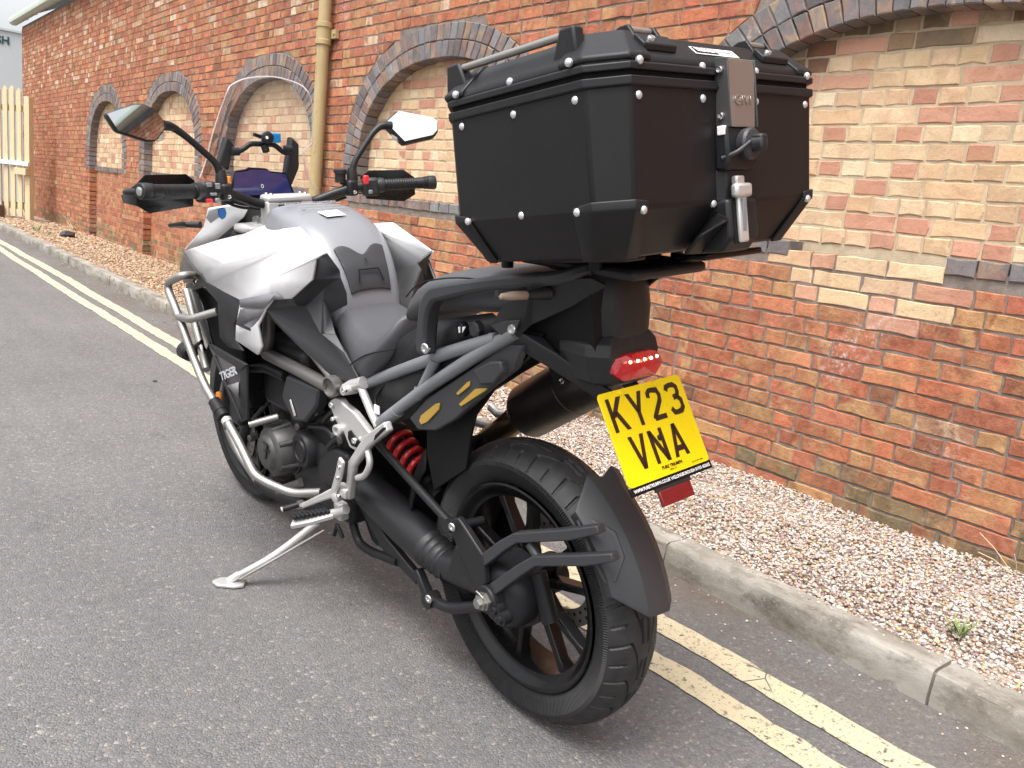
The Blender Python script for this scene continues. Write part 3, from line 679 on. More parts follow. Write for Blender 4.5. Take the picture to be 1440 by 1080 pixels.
# ------------------------------------------------------------------ the motorcycle (built in its own axes: x right, y forward, z up; leaning on its stand)
BIKE = Matrix(((0.9915411, -0.0216082, -0.1279814, 1.2790632), (0.0214305, 0.9997665, -0.0027661, 1.2992126), (0.1280113, 0.0, 0.9917727, 0.0), (0.0, 0.0, 0.0, 1.0)))
bike = tag(empty("motorcycle", BIKE), "white and grey adventure motorcycle leaning on its side stand by the kerb", "motorcycle")
B = bike
def bolt(p, ax, r=.007, parent=B, name="bolt", mat='bolt'):
    return lathe(name, [(-.004, r), (.002, r), (.004, r*.8), (.0035, r*.5), (.001, r*.45), (.001, 0)], p, ax, M[mat], parent, seg=14)
# ---- wheels
def wheel(cy, cz, R, w, rim_r, steer, name, nA, K, groove=True):
    hubm = mesh(name, *g_lathe([(-.062, .030), (-.060, .048), (.060, .048), (.062, .030)], (0, cy, cz), (1, 0, 0), 32), M['satin'], B)
    # tyre with cut grooves, as one dense skin; sidewalls are a second face group
    prof = [(-.052, rim_r-.004), (-.060, rim_r+.004), (-.068, rim_r+.016), (-.0755, rim_r+.034), (-.0785, rim_r+.0445), (-.0772, rim_r+.0475)]
    r_sh = R-.036; cr = []
    for k in range(K+1):
        u = -1+2*k/K; x = w/2*u*.985; cr.append((x, R-.036*abs(u)**2.35))
    left = [(x*w/.153, r) for x, r in prof]; full = left+cr+[(-x, r) for x, r in reversed(left)]
    full = np.array(full); m = len(full); th = np.linspace(0, 2*np.pi, nA, endpoint=False)
    X = np.repeat(full[None, :, 0], nA, 0); Rr = np.repeat(full[None, :, 1], nA, 0); T = np.repeat(th[:, None], m, 1)
    if groove:
        u = X/(w/2); s = np.where(u >= 0, 1, -1); au = np.abs(u)
        per = 2*np.pi/22; ph = T+np.where(s > 0, per*.5, 0)
        l1 = ph-(.05*(1-au)-1.15*np.maximum(0, .46-au)**1.35); d1 = np.abs((l1/per+.5) % 1-.5)*per*R
        l2 = ph-(per*.5+.05*(1-au)-.25*np.maximum(0, .6-au)**1.3); d2 = np.abs((l2/per+.5) % 1-.5)*per*R
        g1 = np.clip(1-(d1-.0028)/.0016, 0, 1)*((au > .14) & (au < .95)); g2 = np.clip(1-(d2-.0024)/.0016, 0, 1)*((au > .52) & (au < .93))
        lc = np.abs(au-(.10+.02*np.sin(T*13)))*w/2; g3 = np.clip(1-(lc-.002)/.002, 0, 1)*(((T/per*1.0) % 1) < .62)
        inT = (np.arange(m) >= len(left)) & (np.arange(m) < m-len(left))
        Rr = Rr-.0052*np.maximum(np.maximum(g1, g2), g3)*inT[None]
    P = np.stack([X, cy-Rr*np.cos(T), cz+Rr*np.sin(T)], -1).reshape(-1, 3)
    a = np.arange(nA)[:, None]; b = np.arange(m-1)[None]; a2 = (a+1) % nA
    F = np.stack([a*m+b, a2*m+b, a2*m+b+1, a*m+b+1], -1).reshape(-1, 4)
    ty = npmesh("tyre", P, F, M['tyre'], hubm, smooth=True); ty.data.materials.append(M['sidewall'])
    mi = np.repeat(((np.arange(m-1) < len(left)) | (np.arange(m-1) >= m-1-len(left)))[None], nA, 0).ravel().astype(np.int32); ty.data.polygons.foreach_set("material_index", mi)
    at = ty.data.attributes.new("ang", 'FLOAT', 'POINT'); at.data.foreach_set("value", T.ravel().astype(np.float32)); ty.data.set_sharp_from_angle(angle=math.radians(38))
    rim = lathe("rim", [(-.064, rim_r+.001), (-.066, rim_r-.003), (-.062, rim_r-.012), (-.050, rim_r-.020), (-.044, rim_r-.034), (-.02, rim_r-.040), (.02, rim_r-.040), (.044, rim_r-.034), (.050, rim_r-.020), (.062, rim_r-.012), (.066, rim_r-.003), (.064, rim_r+.001), (.055, rim_r-.006), (.04, rim_r-.026), (-.04, rim_r-.026), (-.055, rim_r-.006), (-.064, rim_r+.001)], (0, cy, cz), (1, 0, 0), M['gloss'], hubm, seg=96, smooth=40)
    for k in range(5):
        for s in (-1, 1):
            a0 = k*2*math.pi/5+steer; p = []
            for r, da, xx in ((.042, s*.16, -.006), (.09, s*.19, -.010), (rim_r-.060, s*.245, -.014), (rim_r-.032, s*.25, -.012)):
                p.append((xx, cy-r*math.cos(a0+da), cz+r*math.sin(a0+da)))
            bar("spoke", p, [.040, .034, .030, .036], [.026, .020, .017, .026], M['gloss'], hubm, bevel=.004)
    return hubm
rear = wheel(0, .333, .333, .150, .2437, .55, "rear_wheel", 1300, 84)
front = wheel(1.56, .325, .325, .122, .2437, .2, "front_wheel", 420, 40)
def disc(cy, cz, x, r0, r1, parent):
    vs = []; fs = []; nA = 64
    g = G().add(*g_lathe([(x-.0025, r0), (x-.0025, r1), (x+.0025, r1), (x+.0025, r0), (x-.0025, r0)], (0, cy, cz), (1, 0, 0), nA))
    o = g.out("brake_disc", M['disc'], parent)
    h = G()
    for k in range(30):
        a = 2*math.pi*k/30
        for q in (0, 1):
            r = r0+(r1-r0)*(.3+.4*q); aa = a+q*.1; h.add(*g_lathe([(x-.0029, 0), (x-.0029, .0042), (x+.0029, .0042), (x+.0029, 0)], (0, cy-r*math.cos(aa), cz+r*math.sin(aa)), (1, 0, 0), 8))
    h.out("disc_hole", M['void'], parent, smooth=0)
disc(0, .333, .075, .098, .141, rear)
disc(1.56, .325, -.075, .11, .16, front); disc(1.56, .325, .075, .11, .16, front)
# ---- forks, front guard
for s in (-1, 1):
    tube("fork_leg", [(s*.115, 1.55, .325), (s*.115, 1.285, 1.02)], .026, M['satin'], B, seg=20)
    box("brake_caliper", (s*.10, 1.46, .40), (.05, .09, .12), M['satin'], B, bevel=.012)
rings = []
for a in np.linspace(math.radians(20), math.radians(150), 22):
    e = .335+.012; rings.append([(x, 1.56+(e-abs(x)**2*4)*math.cos(a), .325+(e-abs(x)**2*4)*math.sin(a)) for x in np.linspace(-.075, .075, 9)])
loft("front_mudguard", rings, M['plastic'], B, closed=False, solid=.004)
lathe("fork_reflector", [(0, .017), (.006, .017), (.009, .012), (.009, 0)], (-0.1550,1.4908,0.4420), (-1, -.15, 0), M['amber'], B, seg=20)
# ---- swing arm and shaft drive on the left
sa = tube("swing_arm", [(-0.0950,0.6290,0.3941), (-0.0950,0.5111,0.3673), (-0.0950,0.3743,0.3424), (-0.0950,0.2915,0.3234)], [.050, .053, .054, .050], M['satin'], B, seg=28)
g = G().add(*g_lathe([(0, .051), (.003, .0565), (.006, .0565), (.009, .051)], (-0.0950,0.5950,0.3864), Vector((-0.0950,0.3743,0.3424))-Vector((-0.0950,0.5111,0.3673)), 28))
g.out("arm_band", M['satin'], sa)
d_ = Vector((-0.0950,0.1894,0.3059))-Vector((-0.0950,0.2977,0.3248))
pr = [(0, .050)]
L_ = d_.length
for k in range(4): pr += [(L_*(.08+.2*k), .051-.002*k), (L_*(.16+.2*k), .0445-.002*k), (L_*(.19+.2*k), .0445-.002*k)]
lathe("shaft_gaiter", pr+[(L_*.95, .042)], (-0.0950,0.2977,0.3248), d_, M['plastic'], B, seg=28, smooth=60)
tube("swing_arm_neck", [(-0.0950,0.2246,0.3101), (-.095, .045, .345)], [.040, .046], M['satin'], B, seg=24)
fd = lathe("final_drive", [(-.128, 0), (-.128, .052), (-.122, .066), (-.108, .078), (-.085, .083), (-.062, .083), (-.058, .092), (-.046, .092), (-.044, .06)], (0, 0, .333), (1, 0, 0), M['satin'], B, seg=40)
for k in range(8):
    a = k*math.pi/4+.3; lathe("cover_bolt", [(-.012, .009), (.0, .009), (.003, .006), (.003, 0)], (-.058, -.0885*math.cos(a), .333+.0885*math.sin(a)), (-1, 0, 0), M['engine2'], fd, seg=10)
tube("drive_lobe", [(-.06, -.07, .40), (-.06, -.115, .30)], .02, M['engine2'], fd)
lathe("axle_boss", [(-.152, .020), (-.152, .031), (-.148, .034), (-.138, .034), (-.136, .031), (-.134, .031), (-.132, .035), (-.115, .036)], (0, 0, .333), (1, 0, 0), M['satin'], fd, seg=32)
nut = lathe("axle_nut", [(-.176, .006), (-.176, .012), (-.172, .013), (-.168, .013), (-.167, .0185), (-.160, .0185), (-.159, .022), (-.150, .022)], (0, 0, .333), (1, 0, 0), M['steel'], fd, seg=6, smooth=20)
tube("split_pin", [(-.166, .012, .356), (-.166, .0, .354), (-.166, -.012, .349)], .0022, M['steel'], fd)
for q in ((-0.1350,-0.0279,0.3215), (-0.1350,-0.0465,0.3066)):
    lathe("drain_plug", [(-.01, .016), (.012, .016), (.013, .010), (.020, .009), (.021, .0045), (.016, .004), (.016, 0)], q, (-1, -.05, 0), M['satin'], fd, seg=18); bolt(off(q, (-.016, 0, 0)), (-1, 0, 0), .0088, fd, "drain_bolt")
prism("torque_bracket", [(-0.1460,0.1524,0.4657), (-0.1460,0.1079,0.4913), (-0.1460,0.0841,0.4775), (-0.1460,0.0172,0.4348), (-0.1460,0.0047,0.3687), (-0.1460,0.0435,0.3334)], (.018, 0, 0), M['satin'], B, bevel=.004)
prism("swing_arm_web", [(-0.1380,0.1285,0.4131), (-0.1380,0.1614,0.3256), (-0.1380,0.1025,0.3219), (-0.1380,0.0539,0.3365), (-0.1380,0.0432,0.3611)], (.02, 0, 0), M['satin'], B, bevel=.003)
tube("torque_arm", [(-0.1150,0.5010,0.5499), (-0.1150,0.4006,0.5142), (-0.1150,0.1763,0.4399)], .0105, M['satin'], B)
lathe("torque_joint", [(-.014, .016), (.014, .016), (.016, .012)], (-0.1400,0.1414,0.4591), (1, 0, 0), M['satin'], B, seg=20)
bolt((-0.1600,0.1080,0.4727), (-1, -.2, 0), .0105)
lathe("torque_stud", [(0, .011), (.05, .011)], (-0.1150,0.1259,0.4573), (1, -.2, 0), M['engine2'], B)
bar("lower_link", [(-0.1200,0.3140,0.2648), (-0.1200,0.2657,0.2020)], .024, [.020, .026], M['satin'], B, bevel=.004)
lathe("link_joint", [(-.018, .020), (.018, .020), (.02, .015)], (-0.1200,0.2562,0.2044), (1, 0, 0), M['satin'], B, seg=22)
bolt((-0.1430,0.2344,0.2253), (-1, -.2, 0), .011)
tube("lower_rod", [(-0.1200,0.2562,0.2044), (-0.1200,0.1714,0.2207), (-.115, .02, .30)], .014, M['satin'], B, cat=4)
bar("arm_skirt", [(-0.0850,0.6598,0.3288), (-0.0850,0.5175,0.2410), (-0.0850,0.3625,0.2004)], .02, [.03, .05, .03], M['plastic'], B, bevel=.004)
# ---- rear mudguard on two arms
rings = []
XS = [(-.086, .318), (-.092, .346), (-.036, .3735), (-.031, .3750), (.0, .3750), (.030, .3725), (.056, .357), (.066, .346), (.070, .332)]
for t in np.linspace(0, 1, 26):
    q = []
    for x, r in XS:
        tt = np.interp(x, [-.091, -.062, -.032, .008, .040, .070], [52.5, 56.5, 61, 58, 61.5, 58.5]); tb_ = np.interp(x, [-.091, -.062, -.03, .04, .070], [22.5, 17, 13.2, 12, 15]); a = math.radians(tb_+(tt-tb_)*t)
        r2 = r+(.012*(t-.86)/.14 if t > .86 and x > .0 else 0); q.append((x, -r2*math.cos(a), .333+r2*math.sin(a)))
    rings.append(q)
hg = loft("rear_mudguard", rings, M['plastic2'], B, closed=False, solid=.005, bevel=.0015, smooth=14)
def hp(x, r, deg): a = math.radians(deg); return (x, -r*math.cos(a), .333+r*math.sin(a))
for nm, pts in (("mudguard_side", [(-.094, .336, 50), (-.074, .3575, 48), (-.046, .3715, 41), (-.050, .370, 33), (-.080, .3555, 27), (-.094, .338, 27), (-.094, .322, 36)]),):
    P_ = {chr(97+k): hp(*q) for k, q in enumerate(pts)}; panel(nm, P_, ['a b c d g', 'g d e f'], M['plastic2'], hg, solid=.008, bevel=.003)
h1 = [(-0.1280,0.0326,0.4082), (-0.1280,-0.0437,0.4809), (-0.1220,-0.0760,0.5085), (-0.1120,-0.2260,0.5721), (-0.1000,-0.2915,0.6043)]
h2 = [(-0.1280,-0.0153,0.3641), (-0.1280,-0.0978,0.4450), (-0.1240,-0.1395,0.4827), (-0.1120,-0.2689,0.5346), (-0.1000,-0.3306,0.5623)]
for h in (h1, h2): bar("mudguard_arm", h, [.032, .028, .025, .026, .024], [.027, .024, .022, .023, .017], M['plastic2'], hg, bevel=.003)
tube("mudguard_brace", [(-0.1180,-0.1078,0.5035), (-0.1180,-0.1417,0.4767)], .010, M['plastic2'], hg)
# ---- shock
s0, s1 = Vector((-0.0400,0.5317,0.5315)), Vector((-0.0400,0.3888,0.4672)); ax = (s1-s0).normalized(); n_ = ax.orthogonal().normalized(); b_ = ax.cross(n_)
pts = []
for k in range(150):
    t = k/149; a = 2*math.pi*4.9*t; r = .040-.010*t; pts.append(s0+(s1-s0)*t+(n_*math.cos(a)+b_*math.sin(a))*r)
sh = tube("shock_absorber", [s0-ax*.06, s1+ax*.07], .021, M['engine2'], B)
mesh("spring", *sweep(pts, lambda i: circ(.0085, 10)), M['red_spring'], sh, smooth=60)
lathe("spring_collar", [(0, .046), (.012, .046), (.014, .03)], s0-ax*.022, ax, M['engine'], sh); lathe("spring_seat", [(0, .03), (.006, .034), (.02, .028)], s1+ax*.012, ax, M['engine2'], sh)
# ---- subframe
sf = tube("subframe", [(-0.1450,0.4321,0.6260), (-0.1400,0.4192,0.6396), (-0.1400,0.2277,0.7675), (-0.1400,0.0667,0.8659), (-0.1400,-0.0817,0.9520)], .0145, M['sub'], B, seg=18)
tube("frame_tube", [(-0.1220,0.5418,0.6979), (-0.1250,0.3701,0.7722), (-0.1340,0.2228,0.8325), (-0.1400,0.1167,0.8759), (-0.1400,-0.0274,0.9292)], .0145, M['sub'], sf, seg=18, cat=5)
tube("frame_tube", [(-0.1400,0.1890,0.8405), (-0.1400,0.2636,0.7368)], .012, M['sub'], sf, seg=16)
tube("frame_tube", [(-0.1550,0.5764,0.6844), (-0.1500,0.5469,0.7019), (-0.1450,0.5007,0.7173)], .016, M['alu'], sf, seg=16)
lathe("frame_joint", [(-.008, .012), (.03, .0145), (.034, .012)], (-0.1750,0.5471,0.6913), (1, 0, 0), M['alu'], sf, seg=18); bolt((-0.1800,0.5415,0.6936), (-1, -.2, 0), .008, sf)
tube("frame_tube", [(-0.1480,0.5142,0.7054), (-0.1500,0.4565,0.6431), (-0.1500,0.4310,0.6199)], .0105, M['alu'], sf, seg=16)
box("wire_tag", (-0.1580,0.4209,0.6689), (.004, .022, .022), M['whitetag'], sf, bevel=.001)
tube("wire", [(-0.1400,0.4392,0.6418), (-0.1300,0.4735,0.6797), (-0.1200,0.4287,0.7348)], .003, M['engine2'], sf, cat=5)
lathe("frame_sleeve", [(0, .0165), (.045, .0165)], (-0.1400,0.3885,0.6552), Vector((-0.1400,0.2277,0.7675))-Vector((-0.1400,0.3885,0.6552)), M['sub'], sf, seg=18)
for s in (1,):
    tube("frame_tube", [mir((-0.1400,0.4192,0.6396)), mir((-0.1400,0.2277,0.7675)), mir((-0.1400,-0.0817,0.9520))], .0145, M['sub'], sf); tube("frame_tube", [mir((-0.1220,0.5418,0.6979)), mir((-0.1400,0.1561,0.8617)), mir((-0.1400,-0.0274,0.9292))], .0145, M['sub'], sf)
# inner panels that close the space between the tubes
panel("side_panel", {'a': (-0.1250,0.5376,0.6860), 'b': (-0.1250,0.3697,0.7794), 'c': (-0.1250,0.1905,0.8670), 'd': (-0.1250,-0.0089,0.9353), 'e': (-0.1150,0.1527,0.7805), 'f': (-0.1150,0.3130,0.6717), 'g': (-0.1150,0.4451,0.6084), 'h': (-0.1200,0.4950,0.6151)}, ['a b f g h', 'b c e f', 'c d e'], M['plastic'], B, solid=.004, bevel=0)
panel("under_seat_panel", {'a': (-0.1200,0.3736,0.8479), 'b': (-0.1200,0.2515,0.9136), 'c': (-0.1200,0.0204,0.9706), 'd': (-0.1200,-0.0296,0.9528), 'e': (-0.1200,0.1843,0.8577), 'f': (-0.1200,0.3781,0.7696), 'g': (-0.1200,0.4807,0.7136)}, ['a b e f g', 'b c d e'], M['plastic'], B, solid=.004, bevel=0)
bolt((-0.1280,0.2870,0.7496), (-1, -.2, .1), .006)
# dark lower guard with gold windows
pg = prism("pannier_guard", [(-0.1380,0.3086,0.6724), (-0.1380,0.2316,0.7408), (-0.1380,0.0696,0.8433), (-0.1380,-0.0516,0.9248), (-0.1380,-0.1009,0.9286), (-0.1380,-0.0740,0.8746), (-0.1380,-0.0024,0.8213), (-0.1380,0.1225,0.7187), (-0.1380,0.2000,0.6706), (-0.1380,0.2703,0.6527)], (.02, 0, 0), M['plastic2'], B, bevel=.004)
prism("gold_window", [(-0.1420,0.2602,0.6792), (-0.1420,0.2507,0.6956), (-0.1420,0.1921,0.7380), (-0.1420,0.1754,0.7439), (-0.1420,0.1786,0.7280), (-0.1420,0.2279,0.6845), (-0.1420,0.2516,0.6728)], (.004, 0, 0), M['gold'], pg, bevel=.001)
prism("gold_window", [(-0.1420,0.1132,0.7820), (-0.1420,0.0745,0.8149), (-0.1420,0.0645,0.8203), (-0.1420,0.0647,0.8094), (-0.1420,0.1055,0.7791)], (.004, 0, 0), M['gold'], pg, bevel=.001)
prism("gold_window", [(-0.1420,0.1033,0.7604), (-0.1420,0.0450,0.8078), (-0.1420,0.0066,0.8184), (-0.1420,0.0090,0.8133), (-0.1420,0.0956,0.7559)], (.004, 0, 0), M['gold'], pg, bevel=.001)
prism("guard_block", [(-0.1550,0.0373,0.8518), (-0.1550,-0.0191,0.8832), (-0.1550,-0.0528,0.8903), (-0.1550,-0.0595,0.8685), (-0.1550,-0.0328,0.8390), (-0.1550,0.0112,0.8258)], (.03, 0, 0), M['plastic2'], pg, bevel=.005)
# inner mudguard: closes the space ahead of the wheel
rings = []
for a in np.linspace(math.radians(140), math.radians(182), 12):
    r = .372; rings.append([(x, -r*math.cos(a)+.03, .343+r*math.sin(a)) for x in (-.10, -.088, -.04, .04, .088, .10)])
for q in rings:
    for k in (0, 5): q[k] = (q[k][0], q[k][1]*.96, q[k][2]-.05)
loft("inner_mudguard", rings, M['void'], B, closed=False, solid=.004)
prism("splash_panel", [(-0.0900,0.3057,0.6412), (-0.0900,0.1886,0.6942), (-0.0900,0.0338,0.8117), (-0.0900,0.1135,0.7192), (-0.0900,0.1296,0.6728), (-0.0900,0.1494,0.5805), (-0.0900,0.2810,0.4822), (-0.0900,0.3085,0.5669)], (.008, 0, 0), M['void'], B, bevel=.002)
prism("dark_filler", [(0.0300,0.6875,0.4835), (0.0300,0.4179,0.5839), (0.0300,0.2712,0.5488), (0.0300,0.3269,0.4131), (0.0300,0.3131,0.2960), (0.0300,0.4982,0.2001), (0.0300,0.7196,0.2983)], (.01, 0, 0), M['void'], B, bevel=0)  # black sheet added so the gap ahead of the wheel reads dark
tube("pannier_bar", [(0.1100,0.3090,0.7017), (0.1100,0.1223,0.8238)], .012, M['engine2'], B)
# ---- exhaust on the right
ex0, ex1 = Vector((0.1900,0.2506,0.6374)), Vector((0.1900,-0.0127,0.8083)); ea = (ex1-ex0).normalized(); el = (ex1-ex0).length
ex = lathe("silencer", [(-.012, .050), (-.008, .064), (0, .069), (.006, .072), (el*.62, .072), (el*.625, .070), (el*.64, .070), (el*.645, .072), (el*.9, .071), (el, .060), (el, .03)], ex0, ea, M['exh'], B, seg=40)
lathe("silencer_cap", [(-.05, .034), (-.03, .05), (-.010, .060), (-.004, .0665)], ex0, ea, M['engine2'], ex, seg=32)
tube("header_pipe", [(0.1700,0.5506,0.3671), (0.1700,0.3841,0.5296), (0.1900,0.2812,0.6138)], .034, M['exh2'], ex, seg=22)
prism("caliper_bracket", [(0.0700,0.3243,0.4270), (0.0700,0.2296,0.4555), (0.0700,0.1561,0.3809), (0.0700,0.1940,0.2702), (0.0700,0.3385,0.2305)], (.02, 0, 0), M['engine2'], B, bevel=.005)
prism("silencer_bracket", [(0.1150,0.0999,0.7985), (0.1150,0.0296,0.7783), (0.1150,0.0618,0.7521), (0.1150,0.0764,0.7538)], (.012, 0, 0), M['plastic2'], ex); bolt((0.1120,0.0500,0.7776), (-1, -.3, .3), .007, ex)
bar("heat_shield", [(0.1550,0.2887,0.6309), (0.1550,0.4476,0.4855)], .004, .022, M['exh2'], ex)
# pannier/grab frame on the right, pale metal loops seen past the wheel
tube("right_peg_hanger", [(0.2000,0.4219,0.6033), (0.2000,0.3908,0.5908), (0.2000,0.3247,0.6002)], .012, M['alu'], B); tube("right_peg_hanger", [(0.2000,0.5062,0.5393), (0.2000,0.4155,0.5471), (0.2000,0.3721,0.5468)], .012, M['alu'], B)
# ---- foot peg hangers (left), passenger peg arm, gear lever, stand
fh = prism("footpeg_hanger", [(-0.1650,0.6512,0.6369), (-0.1650,0.6264,0.6490), (-0.1650,0.5990,0.6537), (-0.1650,0.5811,0.6446), (-0.1650,0.5266,0.6354), (-0.1650,0.4450,0.5987), (-0.1650,0.4792,0.5641), (-0.1650,0.5290,0.5298), (-0.1650,0.5585,0.5309), (-0.1650,0.5753,0.5518), (-0.1650,0.5924,0.5709), (-0.1650,0.6148,0.5766), (-0.1650,0.6326,0.5918), (-0.1650,0.6499,0.6133)], (.020, 0, 0), M['alu'], B, bevel=.004)
prism("hanger_window", [(-0.1690,0.5545,0.5764), (-0.1690,0.5426,0.5836), (-0.1690,0.5113,0.5673), (-0.1690,0.4829,0.5639), (-0.1690,0.5060,0.5455), (-0.1690,0.5393,0.5415), (-0.1690,0.5564,0.5562)], (.006, 0, 0), M['void'], fh, bevel=.001)
bolt((-0.1740,0.5137,0.5639), (-1, -.3, 0), .0085, fh); bolt((-0.1700,0.6350,0.6281), (-1, -.2, 0), .009, fh); bolt((-0.1700,0.6312,0.5912), (-1, -.2, 0), .007, fh)
lathe("hanger_boss", [(0, .016), (.012, .016), (.014, .011), (.004, .010), (.004, 0)], (-0.1660,0.6023,0.5683), (-1, -.2, 0), M['alu'], fh, seg=20)
ph = bar("passenger_peg_hanger", [(-0.1780,0.3339,0.6546), (-0.1780,0.4270,0.5918), (-0.1780,0.5160,0.5015), (-0.1780,0.5446,0.3957)], .022, [.026, .030, .024, .020], M['alu'], B, bevel=.005)
tube("peg_hanger_loop", [(-0.1780,0.4425,0.5704), (-0.1820,0.4250,0.5311), (-0.1820,0.4525,0.4916), (-0.1780,0.4972,0.4681)], .0085, M['alu'], ph, cat=5, seg=12)
prism("hanger_slot", [(-0.1910,0.3794,0.6214), (-0.1910,0.3450,0.6491), (-0.1910,0.3319,0.6545), (-0.1910,0.3322,0.6491), (-0.1910,0.3663,0.6215), (-0.1910,0.3873,0.6045)], (.004, 0, 0), M['void'], ph, bevel=.001)
box("hanger_foot", (-0.1850,0.5607,0.4125), (.03, .055, .03), M['alu'], ph, bevel=.006)
lathe("hanger_pivot", [(0, .013), (.016, .013), (.018, .009)], (-0.1950,0.5712,0.3953), (-1, -.2, 0), M['alu'], ph, seg=18); bolt((-0.2130,0.5403,0.4111), (-1, -.2, 0), .0065, ph)
hpl = bar("heel_plate", [(-0.2050,0.5251,0.5173), (-0.2050,0.5453,0.4674), (-0.2050,0.5830,0.4022)], .010, [.024, .027, .022], M['alu'], B, bevel=.004)
for q in ((-0.2110,0.5314,0.4952), (-0.2110,0.5424,0.4620)): bolt(q, (-1, -.2, 0), .0055, hpl)
bar("hanger_arm", [(-0.2000,0.5759,0.4094), (-0.2100,0.6453,0.3694), (-0.2200,0.7524,0.3084)], .014, [.026, .020, .014], M['alu'], B, bevel=.004)
lv = tube("gear_lever_peg", [(-0.2300,0.7435,0.3211), (-0.2700,0.7645,0.3099)], .0085, M['engine2'], B, seg=14); lathe("peg_end", [(0, .008), (.004, .008), (.004, 0)], (-0.2710,0.7622,0.3111), Vector((-0.2700,0.7645,0.3099))-Vector((-0.2300,0.7435,0.3211)), M['alu'], lv); tube("lever_collar", [(-0.2250,0.7402,0.3230), (-0.2300,0.7582,0.3114)], .011, M['steel'], lv)
pgm = bar("rider_footpeg", [(-0.2000,0.5954,0.3383), (-0.2450,0.6328,0.3190), (-0.2850,0.6766,0.3021)], .030, .014, M['alu'], B, up=(0, 1, 0), bevel=.003)
g = G()
pa, pb = Vector((-0.2100,0.6077,0.3451)), Vector((-0.2850,0.6778,0.3228))
for k in range(9):
    p = pa.lerp(pb, (k+.5)/9); g.add(*g_box(p, (.0105, .030, .013)))
g.out("peg_rubber", M['engine2'], pgm, bevel=.004, smooth=0)
tube("peg_clevis", [(-0.1850,0.5543,0.3613), (-0.2000,0.5954,0.3383)], .013, M['alu'], pgm); box("peg_mount", (-0.1700,0.6117,0.3318), (.03, .035, .05), M['alu'], pgm, bevel=.006)
for q in ((-0.1600,0.6816,0.2284), (-0.1600,0.6313,0.2394)): tube("return_spring", [(-0.1600,0.6609,0.2673), q], .006, M['engine2'], pgm)
BI = BIKE.inverted(); foot = BI @ Vector((0.8659,2.2013,0.0120)); st0 = Vector((-0.1600,0.7849,0.2270)); st1 = foot
sg = tube("side_stand", [st0, st0.lerp(st1, .5)+Vector((.004, 0, -.012)), st0.lerp(st1, .93)], [.011, .011, .0085], M['alu'], B, cat=6)
dz = (BI.to_3x3() @ Vector((0, 0, 1))).normalized(); dx = (st1-st0); dx = (dx-dz*dx.dot(dz)).normalized(); dy = dz.cross(dx)
fpl = [foot+dx*a+dy*b_ for a, b_ in ((-.045, -.022), (-.02, -.032), (.030, -.024), (.048, 0), (.030, .024), (-.02, .032), (-.045, .022))]
prism("stand_foot", fpl, -dz*.010, M['alu'], sg, bevel=.003)
tube("stand_foot_neck", [st0.lerp(st1, .88), st1], .011, M['alu'], sg)
tube("stand_spring", [st0+Vector((.01, -.02, -.02)), st0.lerp(st1, .55)+Vector((0, -.02, -.012)), st0.lerp(st1, .9)+Vector((0, -.012, -.008))], .0035, M['steel'], sg)
bar("stand_bracket", [(-0.1200,0.6717,0.3564), (-0.1400,0.7962,0.2327)], .03, .03, M['engine2'], B)
tube("centre_stand", [(-0.1000,0.7043,0.3064), (-0.1000,0.6574,0.1964), (-0.1000,0.5903,0.1945), (-0.0900,0.4571,0.2139)], .013, M['engine2'], B, fil=.03)
tube("centre_stand", [(-0.0500,0.6969,0.2721), (-0.0500,0.6432,0.1903), (-0.0400,0.5516,0.1970)], .011, M['engine2'], B, fil=.02)
# ---- engine
eb = box("engine_block", (0, .83, .42), (.25, .36, .34), M['engine2'], B, bevel=.02)
box("cylinder_head", (0, .98, .62), (.30, .30, .22), M['engine2'], eb, bevel=.02); box("radiator", (0, 1.20, .66), (.34, .05, .36), M['void'], B, bevel=.005)
ac = lathe("alternator_cover", [(-.21, 0), (-.21, .046), (-.206, .052), (-.196, .058), (-.190, .072), (-.183, .077), (-.13, .080), (-.13, .086), (-.118, .086)], (0, (-0.2000,1.0149,0.3875)[1], (-0.2000,1.0149,0.3875)[2]), (1, 0, 0), M['engine'], B, seg=40)
for a in (.4, 1.1, 1.8, 2.6, 3.6, 4.6, 5.6):
    y0, z0 = (-0.2000,1.0149,0.3875)[1], (-0.2000,1.0149,0.3875)[2]; tube("cover_rib", [(-.186, y0+.072*math.cos(a), z0+.072*math.sin(a)), (-.125, y0+.082*math.cos(a), z0+.082*math.sin(a))], .009, M['engine'], ac, seg=10)
bar("cover_mark", [(-0.2130,1.0042,0.4260), (-0.2130,0.9736,0.4282), (-0.2130,0.9982,0.3750)], .003, .006, M['engine2'], ac, bevel=0); bar("cover_mark", [(-0.2130,1.0037,0.4010), (-0.2130,0.9669,0.4098)], .003, .006, M['engine2'], ac, bevel=0)
lathe("starter_cover", [(-.165, 0), (-.165, .028), (-.168, .030), (-.168, .034), (-.163, .036), (-.163, .050), (-.155, .056), (-.10, .058)], (0, (-0.1650,0.8605,0.4302)[1], (-0.1650,0.8605,0.4302)[2]), (1, 0, 0), M['engine2'], B, seg=36)
lathe("clutch_cover", [(-.14, 0), (-.14, .03), (-.132, .046), (-.09, .05)], (0, (-0.1400,0.7817,0.4238)[1], (-0.1400,0.7817,0.4238)[2]), (1, 0, 0), M['engine2'], B, seg=32)
prism("gearbox_cover", [(-0.1500,0.7695,0.4366), (-0.1500,0.6793,0.4936), (-0.1500,0.6084,0.4901), (-0.1500,0.5983,0.4356), (-0.1500,0.6688,0.3656), (-0.1500,0.7627,0.3511), (-0.1500,0.7847,0.3836)], (.05, 0, 0), M['engine2'], B, bevel=.012)
